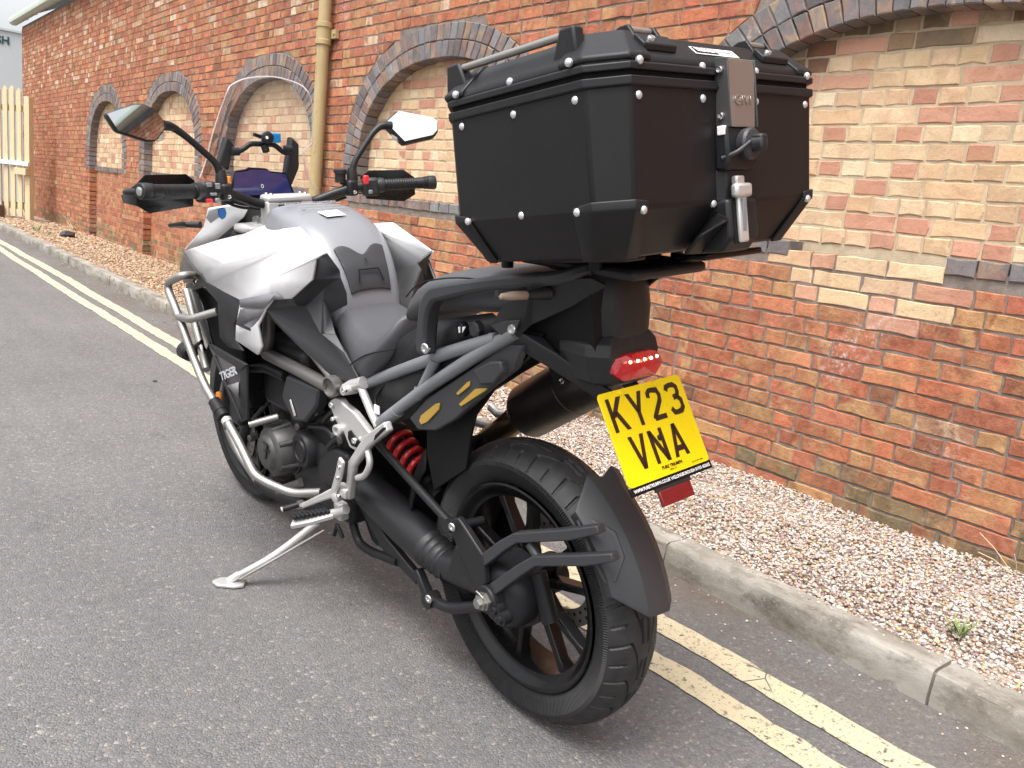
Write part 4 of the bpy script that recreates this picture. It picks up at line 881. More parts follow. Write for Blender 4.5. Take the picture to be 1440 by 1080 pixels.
prism("engine_side_cover", [(-0.1750,0.8935,0.6536), (-0.1750,0.7946,0.6572), (-0.1750,0.6978,0.6574), (-0.1750,0.7168,0.6043), (-0.1750,0.7937,0.5383), (-0.1750,0.8676,0.5226), (-0.1750,0.9216,0.5652), (-0.1750,0.9377,0.5830)], (.04, 0, 0), M['plastic2'], B, bevel=.008)
bar("scuff_mark", [(-0.1790,0.8677,0.5880), (-0.1790,0.8569,0.5694), (-0.1790,0.8423,0.5453)], .003, .010, M['alu'], B, bevel=.001)
lathe("side_hose", [(-.03, .022), (0, .026), (.03, .022)], (-0.1400,0.7408,0.6221), (1, .2, 0), M['engine'], B)
for q, r in (((-0.1500,0.7613,0.5711), .009), ((-0.1500,1.2548,0.3532), .012), ((-0.1400,0.8464,0.5360), .010), ((-0.1500,0.6278,0.5292), .012), ((-0.1400,0.6866,0.5224), .010), ((-0.1400,0.9081,0.4864), .012)): lathe("engine_bolt", [(-.02, r), (.006, r), (.009, r*.7), (.009, 0)], q, (-1, -.2, 0), M['engine'], B, seg=12)
for pts in ([(-0.1400,1.2570,0.4889), (-0.1300,1.1603,0.5391), (-0.1200,1.0822,0.5140)], [(-0.1300,1.2733,0.4086), (-0.1200,1.1448,0.5126), (-0.1100,1.1356,0.5717)], [(-0.1400,0.7454,0.5480), (-0.1400,0.6787,0.5946), (-0.1300,0.6356,0.5795)], [(-0.1400,0.8325,0.5072), (-0.1400,0.7270,0.5278), (-0.1300,0.6689,0.4835)], [(-0.1500,0.7046,0.4861), (-0.1500,0.6521,0.5222), (-0.1400,0.6315,0.5177)]): tube("hose", pts, .0075, M['engine2'], B, cat=5)
tube("exhaust_header", [(-0.0800,1.4210,0.3715), (-0.0800,1.5332,0.1907), (-0.0600,1.3484,0.1074), (-.05, .85, .20)], .02, M['engine2'], B, cat=5)
tube("header_shine", [(-0.1200,1.2169,0.5310), (-0.1200,1.1991,0.5088)], .010, M['alu'], B)
tube("lower_tube", [(-0.1300,1.1111,0.2082), (-0.1300,0.9365,0.2965)], .014, M['frame'], B)
mf = tube("main_frame", [(-0.1650,1.0047,0.8274), (-0.1650,1.0152,0.7404), (-0.1650,1.0446,0.6868), (-0.1700,0.8181,0.6860), (-0.1700,0.6293,0.6786)], .0185, M['frame'], B, seg=20, fil=.012)
tube("frame_rail", [(-0.1650,0.9741,0.8092), (-0.1650,0.7352,0.7431), (-0.1680,0.6230,0.6991)], .0085, M['frame'], mf)
lathe("pivot_cap", [(-.035, .027), (0, .029), (.012, .0285), (.014, .024), (.006, .022), (.002, .016), (.002, 0)], (-0.1750,0.6113,0.6877), (-1, -.15, 0), M['frame'], mf, seg=28)
tube("frame_spur", [(-0.1600,1.2145,0.6051), (-0.1600,1.0546,0.6374), (-0.1600,0.9276,0.6390)], .0155, M['engine2'], mf, fil=.02)
tube("crash_strut", [(-0.2400,1.0346,0.4803), (-0.1600,1.0037,0.4964)], .0115, M['steel'], B)
# ---- crash bars
def cbar(pts, f=.05): return tube("crash_bar", pts, .0125, M['steel'], B, seg=16, fil=f)
c1 = cbar([(-0.2000,1.4344,0.8739), (-0.2850,1.3403,0.8985), (-0.2950,1.4898,0.8506), (-0.3000,1.3769,0.7597), (-0.3000,1.2933,0.6558), (-0.3000,1.2116,0.5773), (-0.3000,1.1348,0.5367)])
cbar([(-0.3000,1.3769,0.7597), (-0.3000,1.2730,0.7703), (-0.2400,1.2037,0.7984)], .02); cbar([(-0.2300,1.4948,0.8220), (-0.2400,1.4076,0.7092), (-0.2700,1.2669,0.6056)], .04)
cbar([(-0.2950,1.0675,0.4991), (-0.2950,0.9821,0.4516), (-0.2900,0.8980,0.3746), (-0.2700,0.8589,0.3580), (-0.2200,0.8030,0.3301), (-0.1700,0.7247,0.3476)], .03)
cbar([(-0.2500,1.1750,0.4253), (-0.2500,1.0988,0.3649), (-0.2400,1.0054,0.3101)], .03)
prism("dark_filler", [(-0.2000,1.5792,0.8265), (-0.2000,1.4258,0.8355), (-0.2000,1.1605,0.7960), (-0.2000,1.1266,0.6241), (-0.2000,1.1885,0.4583), (-0.2000,1.3886,0.6158)], (.01, 0, 0), M['void'], B, bevel=0)  # dark hollow behind the crash bars, put in as a black sheet
lathe("bar_sleeve", [(0, .014), (.002, .0185), (.02, .0185), (.022, .0205), (.05, .0205), (.052, .0185), (.075, .0185), (.078, .013)], (-0.2980,1.1454,0.5382), Vector((-0.2950,1.0581,0.4927))-Vector((-0.2980,1.1454,0.5382)), M['engine2'], B, seg=22)
lathe("bar_clamp", [(-.006, .0155), (.010, .0155)], (-0.2950,1.0628,0.4959), Vector((-0.2950,0.9821,0.4516))-Vector((-0.2950,1.0675,0.4991)), M['alu'], B)
for s in (1,):
    for pts in ([(-0.2850,1.3137,0.9040), (-0.2950,1.4898,0.8506), (-0.3000,1.3769,0.7597), (-0.3000,1.2116,0.5773), (-0.3000,1.1348,0.5367), (-0.2950,0.9821,0.4516), (-0.2900,0.8980,0.3746), (-0.2700,0.8589,0.3580), (-0.1700,0.7247,0.3476)],): tube("crash_bar", [mir(p) for p in pts], .0125, M['steel'], B, fil=.04)
fl = lathe("fog_lamp", [(-.03, .020), (-.02, .028), (.02, .030), (.03, .026), (.03, 0)], (-0.2750,1.4070,0.6384), (0, 1, 0), M['engine2'], B, seg=22); tube("lamp_bracket", [(-0.2750,1.4070,0.6384), (-0.2700,1.2795,0.6951), (-0.2500,1.3194,0.6566)], .006, M['engine2'], fl)
# ---- bodywork
WP = dict(V1=(-0.1850,1.6178,0.9343), V2=(-0.1500,1.4023,0.9883), V3=(-0.1150,1.0486,1.0705), V4=(-0.1350,0.9456,1.0619), V5=(-0.1450,0.8042,1.0800), V6=(-0.1650,0.6289,1.0312), V7=(-0.1750,0.6651,1.0128), V8=(-0.1960,0.6535,0.9637), V9=(-0.2220,0.7249,0.9068), V10=(-0.2360,0.8035,0.8948), V11=(-0.2320,0.8688,0.8551), V12=(-0.2360,0.9209,0.8029), V13=(-0.2320,0.9173,0.7437), V14=(-0.2360,0.9376,0.7154), V15=(-0.2450,1.0688,0.7356), V16=(-0.2440,1.0562,0.7804), V17=(-0.2390,1.0203,0.8608), V18=(-0.2360,1.2819,0.8747), V19=(-0.2150,1.4366,0.9005), c1=(-0.2220,1.4051,0.9660), c2=(-0.2520,1.0850,0.9603), c3=(-0.2140,0.7511,1.0340), d1=(-0.2420,0.7984,0.9493), e1=(-0.1550,1.1496,1.0334))
WF = ["V1 V2 e1 c2 c1", "e1 V3 V4 c3 c2", "V4 V5 V6 c3", "V1 c1 V19", "c1 c2 V18 V19", "c2 c3 d1 V17 V18", "c3 V6 V7 V8 d1", "d1 V8 V9 V10", "d1 V10 V11 V17", "V17 V11 V12 V16", "V16 V12 V13 V14 V15"]
WPR = {k: mir(p) for k, p in WP.items()}
for mr in (False, True):
    MR_DROP = .9 if mr else 0
    wf = panel("side_fairing", WP, WF, M['white'], B, solid=.008, bevel=0, mirror=mr, smooth=34)
    panel("cockpit_dark_filler", {'a': (-0.0600,1.6716,0.9517), 'b': (-0.0600,1.3811,1.0619), 'c': (-0.0600,1.3230,1.0995), 'd': (-0.0600,1.1570,1.0867), 'e': (-0.0600,1.1637,1.0477), 'f': (-0.0600,1.3844,0.9907)}, ['a b c d e f'], M['void'], wf, solid=.004, bevel=0, mirror=mr)  # black sheet stands in for the dark interior behind the wing
    dq = lambda q: off(q, (-.0035, -.001, .0005))
    P1 = {'a': dq((-0.2435,1.0085,0.8651)), 'b': dq((-0.2380,0.7780,0.9168)), 'c': dq((-0.2260,0.7508,0.9016)), 'd': dq((-0.2360,0.8039,0.8929)), 'e': dq((-0.2330,0.8658,0.8597)), 'f': dq((-0.2440,1.0072,0.8418))}
    panel("fairing_decal", P1, ['a b e f', 'b c d e'], M['decal'], wf, solid=.0015, bevel=0, mirror=mr)
    P2 = {'a': dq((-0.2445,1.0070,0.8367)), 'b': dq((-0.2335,0.8701,0.8551)), 'c': dq((-0.2310,0.9379,0.7993)), 'd': dq((-0.2360,0.9692,0.7790)), 'e': dq((-0.2455,1.0463,0.7855))}
    panel("fairing_decal", P2, ['a b c d e'], M['decal2'], wf, solid=.0015, bevel=0, mirror=mr)
    # cockpit wing beside the clocks, headlamp housing and its eyebrow
    wing = {'a': (-0.1800,1.6249,0.9356), 'b': (-0.1780,1.4278,1.0285), 'c': (-0.1750,1.3832,1.0896), 'd': (-0.1350,1.2624,1.1086), 'e': (-0.0900,1.2578,1.1006), 'f': (-0.0950,1.2968,1.0654), 'g': (-0.1250,1.4698,0.9779)}
    panel("cowl_wing", wing, ['a b g', 'b c d g', 'd e f g'], M['white'], B, solid=.006, bevel=.004, mirror=mr)
    panel("cowl_inset", {'a': (-0.1800,1.3950,1.0625), 'b': (-0.1800,1.3592,1.0849), 'c': (-0.1750,1.2990,1.0973), 'd': (-0.1730,1.2990,1.0714), 'e': (-0.1760,1.3676,1.0467)}, ['a b c d e'], M['tank'], B, solid=.003, bevel=.001, mirror=mr)
    lampP = {'a': (-0.1900,1.6121,0.9281), 'b': (-0.2250,1.4148,0.9017), 'c': (-0.2320,1.3545,0.8917), 'd': (-0.2250,1.4616,0.8496), 'e': (-0.2000,1.6063,0.8277), 'f': (-0.1800,1.6958,0.8638)}
    panel("headlamp", lampP, ['a b f', 'b c d', 'b d e f'], M['exh'], B, solid=.01, bevel=.003, mirror=mr)
    blk = {'a': (-0.2350,1.3384,0.8984), 'b': (-0.2400,1.2763,0.8781), 'c': (-0.2370,1.1602,0.8719), 'd': (-0.2340,1.0434,0.8568), 'e': (-0.2350,1.0257,0.8326), 'f': (-0.2380,1.0872,0.7785), 'g': (-0.2380,1.0869,0.7311), 'h': (-0.2500,1.0095,0.7137), 'i': (-0.2400,1.1386,0.6952), 'j': (-0.2500,1.1847,0.7234), 'k': (-0.2500,1.1781,0.7972), 'l': (-0.2500,1.1757,0.8302), 'm': (-0.2350,1.3187,0.8585), 'n': (-0.2350,1.4403,0.8255)}
    panel("radiator_cowl", blk, ['a b m n', 'b c l m', 'c d e f k l', 'f g j k', 'g h i j'], M['plastic'], B, solid=.010, bevel=.005, mirror=mr)
    strip = {'a': (-0.2250,1.5026,0.8441), 'b': (-0.2300,1.4320,0.8587), 'c': (-0.2300,1.3627,0.7901), 'd': (-0.2450,1.2588,0.6632), 'e': (-0.2450,1.3042,0.6728), 'f': (-0.2250,1.5409,0.8054)}
    panel("cowl_strip", strip, ['a b c f', 'f c d e'], M['gloss'], B, solid=.010, bevel=.003, mirror=mr)
    tg = {'a': (-0.2500,1.2899,0.6763), 'b': (-0.2500,1.2448,0.6668), 'c': (-0.2500,1.0500,0.6689), 'd': (-0.2450,1.0057,0.6667), 'e': (-0.2400,1.0479,0.4926), 'f': (-0.2450,1.0878,0.4738), 'g': (-0.2500,1.1865,0.5968)}
    tp = panel("radiator_side_panel", tg, ['a b c g', 'c d e f g'], M['decal2'], B, solid=.012, bevel=.005, mirror=mr)
    fr = {'a': (-0.2560,1.0345,0.6732), 'b': (-0.2530,0.9846,0.6768), 'c': (-0.2480,1.0219,0.5012), 'd': (-0.2500,1.0804,0.4769), 'e': (-0.2520,1.0794,0.5094), 'f': (-0.2540,1.0341,0.6492)}
    panel("panel_rim", fr, ['a b c d e f'], M['plastic'], tp, solid=.010, bevel=.004, mirror=mr)
    panel("panel_rim", {'a': (-0.2570,1.2751,0.6848), 'b': (-0.2570,1.2382,0.6897), 'c': (-0.2570,0.9741,0.6819), 'd': (-0.2570,1.0205,0.6548), 'e': (-0.2570,1.2092,0.6659)}, ['a b c d e'], M['plastic'], tp, solid=.010, bevel=.003, mirror=mr)
    panel("panel_rim", {'a': (-0.2570,1.2349,0.6562), 'b': (-0.2570,1.2226,0.6587), 'c': (-0.2550,1.0596,0.4926), 'd': (-0.2550,1.0777,0.4832)}, ['a b c d'], M['plastic'], tp, solid=.006, bevel=.001, mirror=mr)
    panel("silver_patch", {'a': (-0.2560,1.1412,0.5810), 'b': (-0.2560,1.0475,0.6127), 'c': (-0.2560,1.0588,0.5604)}, ['a b c'], M['decal'], tp, solid=.002, bevel=0, mirror=mr)
    if not mr:
        a, b_ = Vector((-0.2570,1.1817,0.5901)), Vector((-0.2570,1.0438,0.6432)); up = Vector((-0.2570,1.1777,0.6069))-a
        text("name_lettering", "TIGER", .036, (a+b_)/2+up*.5+Vector((-.003, 0, 0)), b_-a, up, M['printgrey'], tp, ext=.0006, bold=.001, fit=(b_-a).length*1.0)
    # dark side covers between fairing, tank and seat
    sc_ = dict(V6=off(WP['V6'], (.004, 0, -.002)), V7=off(WP['V7'], (.004, 0, 0)), V8=off(WP['V8'], (.004, 0, 0)), V9=off(WP['V9'], (.004, 0, 0)), V10=off(WP['V10'], (.004, 0, 0)), V11=off(WP['V11'], (.004, 0, 0)),
               t1=(-0.1200,0.6436,0.9796), t2=(-0.1250,0.6324,0.9631), t3=(-0.1080,0.6377,0.9199), t4=(-0.1050,0.6424,0.8888), r1=(-0.1780,0.6821,0.9563), r2=(-0.1820,0.7747,0.8756), r3=(-0.1700,0.7489,0.8762), r4=(-0.1550,0.6668,0.9357), s1=(-0.1500,0.6879,0.9041), s2=(-0.1620,0.6718,0.8134), s3=(-0.1300,0.6915,0.8612), s4=(-0.1500,0.5835,0.7791), l1=(-0.1780,0.6560,0.8204), k1=(-0.1500,0.5065,0.7131), k2=(-0.1650,0.6207,0.7011), k3=(-0.1780,0.9830,0.8136), s5=(-0.1500,0.6280,0.8197))
    panel("tank_side_cover", sc_, ["V6 t1 t2 r1 V8 V7", "r1 t2 r4 r3 r2 V9 V8", "r4 t2 t3 s1", "r4 s1 s2 l1 r3", "s1 t3 t4 s3", "s1 s3 s5 s2", "s2 s5 s4 l1", "r2 r3 l1 s4 k1 k2 k3 V11 V10 V9"], M['plastic2'], B, solid=.006, bevel=.003, mirror=mr)
MR_DROP = 0
# ---- tank
def tsec(y, zt, w, h, lean=0):
    pr = [(0, 0), (.35, .008), (.62, .028), (.80, .07), (.92, .17), (1.0, .42), (1.03, .7), (1.0, 1)]
    rt = [(w*a, y+lean*b*h, zt-h*b) for a, b in pr]; return [mir(p) for p in reversed(rt[1:])]+rt
tk = loft("fuel_tank", [tsec(1.138, 1.045, .080, .08), tsec(1.130, 1.085, .100, .13), tsec(1.100, 1.114, .124, .18), tsec(1.04, 1.126, .144, .22), tsec(.95, 1.122, .152, .27), tsec(.85, 1.092, .142, .27), tsec(.80, 1.064, .132, .25), tsec(.755, 1.022, .120, .22), tsec(.722, .975, .108, .18), tsec(.700, .925, .097, .14), tsec(.690, .88, .090, .10), tsec(.688, .85, .088, .08)], M['tank'], B, sub=1, smooth=60)
def tz(x, y):                                              # tank top height along the middle
    z = float(np.interp(y, [.688, .690, .700, .722, .755, .80, .85, .95, 1.04, 1.10], [.85, .88, .925, .975, 1.022, 1.064, 1.092, 1.122, 1.126, 1.114])); w = float(np.interp(y, [.69, .722, .755, .80, .85, .95, 1.08], [.09, .108, .120, .132, .142, .152, .148])); h = .25
    return z-h*float(np.interp(min(1, abs(x)/w), [0, .35, .62, .80, .92, 1.0], [0, .008, .028, .07, .17, .42]))
rows = []
for i, t in enumerate(np.linspace(0, 1, 9)):
    hw = .076-.014*t; rows.append([])
    for x in np.linspace(-hw, hw, 13):
        u = x/hw; top = .758-.018*math.exp(-(u/.33)**2)+.006*math.exp(-((abs(u)-.75)/.25)**2); y = top+(.697-top)*t
        rows[-1].append((x, y-.006, tz(x, y)+.003))
loft("tank_pad", rows, M['plastic2'], B, closed=False, solid=.006, bevel=.002, sub=1)
pz = lambda x, y: (x, y-.0125, tz(x, y)+.0075)
for seg in ([pz(-.038, .702), pz(-.030, .716), pz(.030, .716), pz(.038, .702)],): tube("pad_groove", seg, .0022, M['void'], B, seg=8)
text("pad_emblem", "T", .010, pz(0, .728), (1, 0, 0), (0, .6, .8), M['plastic'], B, ext=.001, bold=.001)
lb = [(x, y, tz(x, y)+.004) for x, y in ((-.045, .895), (.018, .900), (.026, .862), (-.036, .857))]
prism("tank_label", lb, (0, 0, .001), M['whitetag'], B, bevel=0)
for k in range(5):
    y = .990-.019*k; text("warning_print", ["CAUTION READ THE OWNER'S HANDBOOK", "UNLEADED FUEL ONLY  MIN 95 RON", "WEAR A HELMET AND PROTECTIVE", "CLOTHING WHEN RIDING", "DO NOT FILL ABOVE THE NECK"][k], .011, (-.045+.008*k, y, tz(0, y)+.005), (1, .02, 0), (0, 1, .1), M['printgrey'], B, ext=.0002)
for s in (-1,): tube("tank_seam", [mir((.060, 1.07, tz(.06, 1.07)+.001)), mir((.066, .93, tz(.066, .93)+.001))][::-1], .0012, M['decal'], B, seg=6)
# ---- seats
def ssec(y, zt, w, d, crown=.006):
    pr = [(0, 0), (.45, .0+crown*.4), (.75, crown), (.92, .022), (1.0, .05), (.98, d*.6), (.88, d)]
    rt = [(w*a, y, zt-b) for a, b in pr]; return [mir(p) for p in reversed(rt[1:])]+rt
loft("rider_seat", [ssec(.718, .868, .098, .07), ssec(.708, .878, .108, .10), ssec(.66, .864, .120, .14), ssec(.61, .846, .134, .165), ssec(.56, .834, .145, .17), ssec(.51, .830, .154, .14), ssec(.46, .844, .158, .10), ssec(.42, .868, .155, .10), ssec(.385, .905, .140, .10), ssec(.37, .925, .12, .09)], M['seat'], B, sub=1, smooth=70)
tube("seat_seam", [(-0.1510,0.5702,0.7462), (-0.1560,0.4648,0.7985), (-0.1580,0.3264,0.8404)], .0016, M['void'], B, seg=6, cat=5)
ps = loft("pillion_seat", [ssec(.352, .925, .095, .035), ssec(.345, .950, .118, .065), ssec(.322, .978, .130, .09), ssec(.27, 1.010, .138, .10), ssec(.20, 1.034, .142, .105), ssec(.10, 1.052, .144, .10), ssec(-.03, 1.060, .140, .095), ssec(-.13, 1.062, .125, .08)], M['seat'], B, sub=1, smooth=70)
for s in (1, -1):
    q = [(s*-.122, .330, .958), (s*-.134, .27, .993), (s*-.139, .19, 1.018), (s*-.141, .08, 1.036), (s*-.136, -.05, 1.042)]
    tube("seat_seam", q, .0016, M['void'], ps, seg=6, cat=5)
lathe("helmet_lock", [(-.02, .016), (.006, .016), (.008, .012), (.006, 0)], (-0.1280,0.1068,0.9224), (-1, 0, 0), M['engine2'], B, seg=20); prism("lock_mark", [(-0.1380,0.1083,0.9281), (-0.1380,0.1007,0.9310), (-0.1380,0.1009,0.9172), (-0.1380,0.1060,0.9163)], (.001, 0, 0), M['print'], B, bevel=0); prism("lock_mark", [(-0.1380,0.0932,0.9308), (-0.1380,0.0833,0.9340), (-0.1380,0.0833,0.9310), (-0.1380,0.0934,0.9186)], (.001, 0, 0), M['print'], B, bevel=0)
lathe("power_socket", [(-.02, .018), (.006, .018), (.009, .013), (.009, 0)], (-0.1280,0.0575,0.9312), (-1, 0, 0), M['plastic2'], B, seg=8, smooth=20)
# ---- grab rails
gr = [(-0.1650,0.1904,0.8587), (-0.1650,0.1860,0.9025), (-0.1680,0.1714,0.9614), (-0.1680,0.1465,0.9971), (-0.1680,0.0683,1.0184), (-0.1600,-0.0298,1.0423), (-0.1500,-0.1325,1.0616), (-0.1250,-0.1914,1.0693), (-.07, -.235, 1.092)]
for s in (0, 1):
    p = [mir(q) for q in gr] if s else gr
    g_ = bar("grab_rail", p, .038, [.032, .032, .034, .034, .028, .026, .026, .026], M['plastic2'], B, fil=.05, bevel=.008)
    if not s: bolt((-0.1840,0.1644,0.8779), (-1, -.2, 0), .012, g_)
# ---- luggage rack plate
rk = box("luggage_rack", (0, -.19, 1.088), (.20, .30, .02), M['plastic'], B, bevel=.008)
prism("case_plate", [(-.135, .03, 1.098), (-.15, -.02, 1.104), (-.15, -.27, 1.132), (-.06, -.36, 1.142), (.06, -.36, 1.142), (.15, -.27, 1.132), (.15, -.02, 1.104), (.135, .03, 1.098)], (0, -.001, .012), M['gloss'], B, bevel=.004)
prism("rack_slot", [(-.1515, .0, 1.112), (-.1515, -.14, 1.126), (-.1515, -.14, 1.132), (-.1515, .0, 1.118)], (.003, 0, 0), M['void'], B, bevel=0)
for x in (-.11, .11):
    for y in (-.02, -.26): lathe("rack_spacer", [(-.035, .012), (.035, .012)], (x, y, 1.10-.1*y), (0, 0, 1), M['engine2'], B)
# ---- tail unit
for mr in (False, True):
    MR_K = .70 if mr else 1
    tc = {'f': (-0.1550,-0.0191,0.9571), 'i': (-0.1500,-0.0632,1.0101), 'a': (-0.1420,-0.1276,1.0522), 'k': (-0.1300,-0.1968,1.0667), 'b': (-0.1050,-0.2451,1.0731), 'c': (-0.0850,-0.2648,1.0597), 'l': (-0.1050,-0.2005,1.0150), 'd': (-0.1250,-0.1059,0.9668), 'e': (-0.1400,-0.0986,0.9508), 'g': (-0.1500,-0.0485,0.9374), 'h': (-0.1450,-0.0687,0.9277)}
    t = panel("tail_side_cover", tc, ["f i e g", "i a l d e", "a k b c l", "g e h"], M['plastic'], B, solid=.008, bevel=.004, mirror=mr)
    stt = {'e': (-0.1390,-0.0974,0.9519), 'h': (-0.1400,-0.0584,0.9250), 'm': (-0.0950,-0.1464,0.8787), 'n': (-0.0550,-0.2205,0.8330), 'o': (-0.0450,-0.2583,0.8488), 'p': (-0.0750,-0.1998,0.8869), 'q': (-0.1000,-0.1606,0.9149), 'r': (-0.1000,-0.1195,0.9433)}
    panel("plate_strut", stt, ["h e q m", "m q p o n", "e r q"], M['plastic'], t, solid=.012, bevel=.003, mirror=mr)
    if not mr:
        prism("bolt_recess", [(-0.1555,-0.0264,0.9571), (-0.1530,-0.0607,0.9725), (-0.1530,-0.1071,0.9817), (-0.1530,-0.0991,0.9625), (-0.1530,-0.0566,0.9394)], (.004, 0, 0), M['plastic2'], t, bevel=.002); bolt((-0.1580,-0.0924,0.9620), (-1, -.2, .1), .0095, t)
    # indicator
    s = -1 if mr else 1
    i0, i1, i2 = [Vector(mir(q) if mr else q) for q in ((-0.1300,-0.1636,1.0387), (-0.1750,-0.1558,1.0387), (-0.2350,-0.1462,1.0414))]
    il = tube("indicator", [i0, i1], [.013, .009], M['plastic'], B, seg=14)
    lathe("indicator_lens", [(0, .006), (.004, .0085), ((i2-i1).length*.6, .0085), ((i2-i1).length*.95, .0055), ((i2-i1).length, 0)], i1, i2-i1, M['clearlens'], il, seg=16)
    tube("indicator_shell", [i1+Vector((0, .006, .005)), i2+Vector((0, .006, .004))], .0072, M['plastic'], il, seg=12)
MR_K = 1
prism("tail_cavity", [(-.10, .02, .955), (-.10, -.235, 1.075), (-.08, -.240, .925), (-.075, -.20, .895)], (.145, 0, 0), M['void'], B, bevel=0)  # solid black block takes the place of the dark tail hollow
prism("cavity_dark_filler", [(-0.0880,-0.0490,0.9402), (-0.0880,-0.1732,1.0181), (-0.0750,-0.2300,1.0318), (-0.0700,-0.2379,0.9258), (-0.0700,-0.2024,0.8880), (-0.0850,-0.1352,0.8903)], (.01, 0, 0), M['void'], B, bevel=0)  # added black sheet that carries the hollow's darkness behind the strut
# rounded rear column below the rack
rings = []
for z, hw, yb, d in ((1.085, .070, -.236, .10), (1.06, .076, -.248, .10), (1.01, .078, -.256, .10), (.965, .073, -.258, .10), (.945, .070, -.254, .10)):
    rings.append([(hw*math.copysign(abs(math.cos(a))**.72, math.cos(a)), yb+.055-.055*abs(math.sin(a))**.7 if math.sin(a) > 0 else yb+.055+d*.4, z) for a in np.linspace(0, 2*math.pi, 24, endpoint=False)])
loft("tail_column", rings, M['plastic'], B, smooth=50)
cap = [(-.10, -.12, 1.075), (-.088, -.225, 1.077), (-.055, -.266, 1.079), (.055, -.266, 1.079), (.088, -.225, 1.077), (.10, -.12, 1.075)]
prism("tail_cap", cap, (0, 0, .028), M['plastic'], B, bevel=.008)
tb = [(-.092, -.15, 0), (-.094, -.225, 0), (-.066, -.262, 0), (.066, -.262, 0), (.094, -.225, 0), (.092, -.15, 0)]
lh = loft("lamp_housing", [[(x*.80, y+.012, .962-.05*(y+.262)) for x, y, z in tb], [(x*.96, y+.002, .946-.04*(y+.262)) for x, y, z in tb], [(x, y-.003, .925) for x, y, z in tb], [(x*.86, y-.004, .872) for x, y, z in tb], [(x*.62, y+.010, .862) for x, y, z in tb]], M['plastic'], B, bevel=.003, smooth=20)
lens = [(-.062, -.262, .920), (-.034, -.272, .927), (.034, -.272, .927), (.068, -.262, .920), (.078, -.270, .898), (.042, -.283, .880), (-.042, -.280, .880), (-.064, -.270, .896)]
prism("gap_dark_filler", [(-0.1000,0.1990,0.8418), (-0.1000,-0.0054,0.9488), (-0.1000,-0.1173,0.9486), (-0.1000,-0.0682,0.8888), (-0.1000,0.0453,0.7982), (-0.1000,0.2016,0.7323)], (.01, 0, 0), M['void'], B, bevel=0)  # black sheet added to darken the bright slit behind the frame tubes
tlp = fixn(mesh("tail_lamp", [(0, -.290, .905)]+lens+[(x*1.0, y+.04, z) for x, y, z in lens], [(0, 1+k, 1+(k+1) % 8) for k in range(8)]+[(1+k, 9+k, 9+(k+1) % 8, 1+(k+1) % 8) for k in range(8)], M['lens'], B, smooth=50, bevel=.002))
for k in range(5):
    p = Vector((-.034+.0185*k, -.2835-.002*(k not in (0, 4)), .9165)); mesh("led", *g_lathe([(0, .0034), (.0025, .0026), (.003, 0)], p, (0, -1, .3), 10), M['led'], tlp)
# ---- number plate: lettering as strokes, 64 mm tall
pc = Vector((0, -.3239, .7907)); tl = .5308; pX = Vector((1, 0, 0)); pY = Vector((0, math.sin(tl), math.cos(tl))); pN = pX.cross(pY)
PWm, PHm = .1143, .089
def pp_(x, y, d=0): return pc+pX*x+pY*y+pN*d
cor = []
for sx, sy in ((1, -1), (1, 1), (-1, 1), (-1, -1)):
    for k in range(5):
        a = {(1, -1): -90, (1, 1): 0, (-1, 1): 90, (-1, -1): 180}[(sx, sy)]+k*22.5; cor.append(pp_(sx*(PWm-.009)+.009*math.cos(math.radians(a)), sy*(PHm-.009)+.009*math.sin(math.radians(a))))
pl = prism("number_plate", cor, -pN*.003, M['plate'], B, bevel=.0006)
GL = {'K': [[(0, 0), (0, 64)], [(34, 64), (3, 27)], [(13, 38), (36, 0)]], 'Y': [[(0, 64), (19, 26)], [(38, 64), (19, 26)], [(19, 30), (19, 0)]],
      '2': [[(0, 46), (1, 54), (8, 61), (19, 64-5), (31, 57), (35, 47), (32, 37), (2, 8), (1, 4)], [(0, 4.5), (38, 4.5)]],
      '3': [[(0, 50), (4, 57), (14, 60), (27, 59), (35, 53), (35, 44), (30, 36), (16, 34)], [(28, 35), (37, 27), (37, 13), (29, 6), (16, 4), (6, 6), (0, 15)]],
      'V': [[(0, 64), (18, 0)], [(18, 0), (36, 64)]], 'N': [[(0, 0), (0, 64)], [(0, 62), (34, 2)], [(34, 0), (34, 64)]], 'A': [[(0, 0), (18, 64)], [(18, 64), (36, 0)], [(7, 16), (29, 16)]]}
def glyph(chh, x0, y0):
    g = G(); W2 = 5.5
    for st in GL[chh]:
        P = [Vector((x, y)) for x, y in st]
        if len(P) == 2 and abs(P[1].y-P[0].y) > 5:            # slanted bar cut square at top and foot
            hw = min(9.5, W2*(P[1]-P[0]).length/abs(P[1].y-P[0].y)); cl = lambda q, e: pp_(x0+(q.x+e+4.9)*.88/1000, y0+q.y/1000, .0006)
            g.add([cl(P[0], -hw), cl(P[0], hw), cl(P[1], hw), cl(P[1], -hw)], [(0, 1, 2, 3)]); continue
        L, Rr = [], []
        for i, p in enumerate(P):
            d0 = (P[i]-P[i-1]).normalized() if i else (P[1]-P[0]).normalized(); d1 = (P[i+1]-P[i]).normalized() if i < len(P)-1 else d0
            n0, n1 = Vector((-d0.y, d0.x)), Vector((-d1.y, d1.x)); mt = (n0+n1).normalized(); k = W2/max(.35, mt.dot(n0)); L.append(p+mt*k); Rr.append(p-mt*k)
        cl = lambda q: pp_(x0+(q.x+4.9)*.88/1000, y0+max(0, min(64, q.y))/1000, .0006)
        vs = [cl(q) for q in L]+[cl(q) for q in Rr]; m = len(L)
        g.add(vs, [(i, i+m, i+1+m, i+1) for i in range(m-1)])
    return g
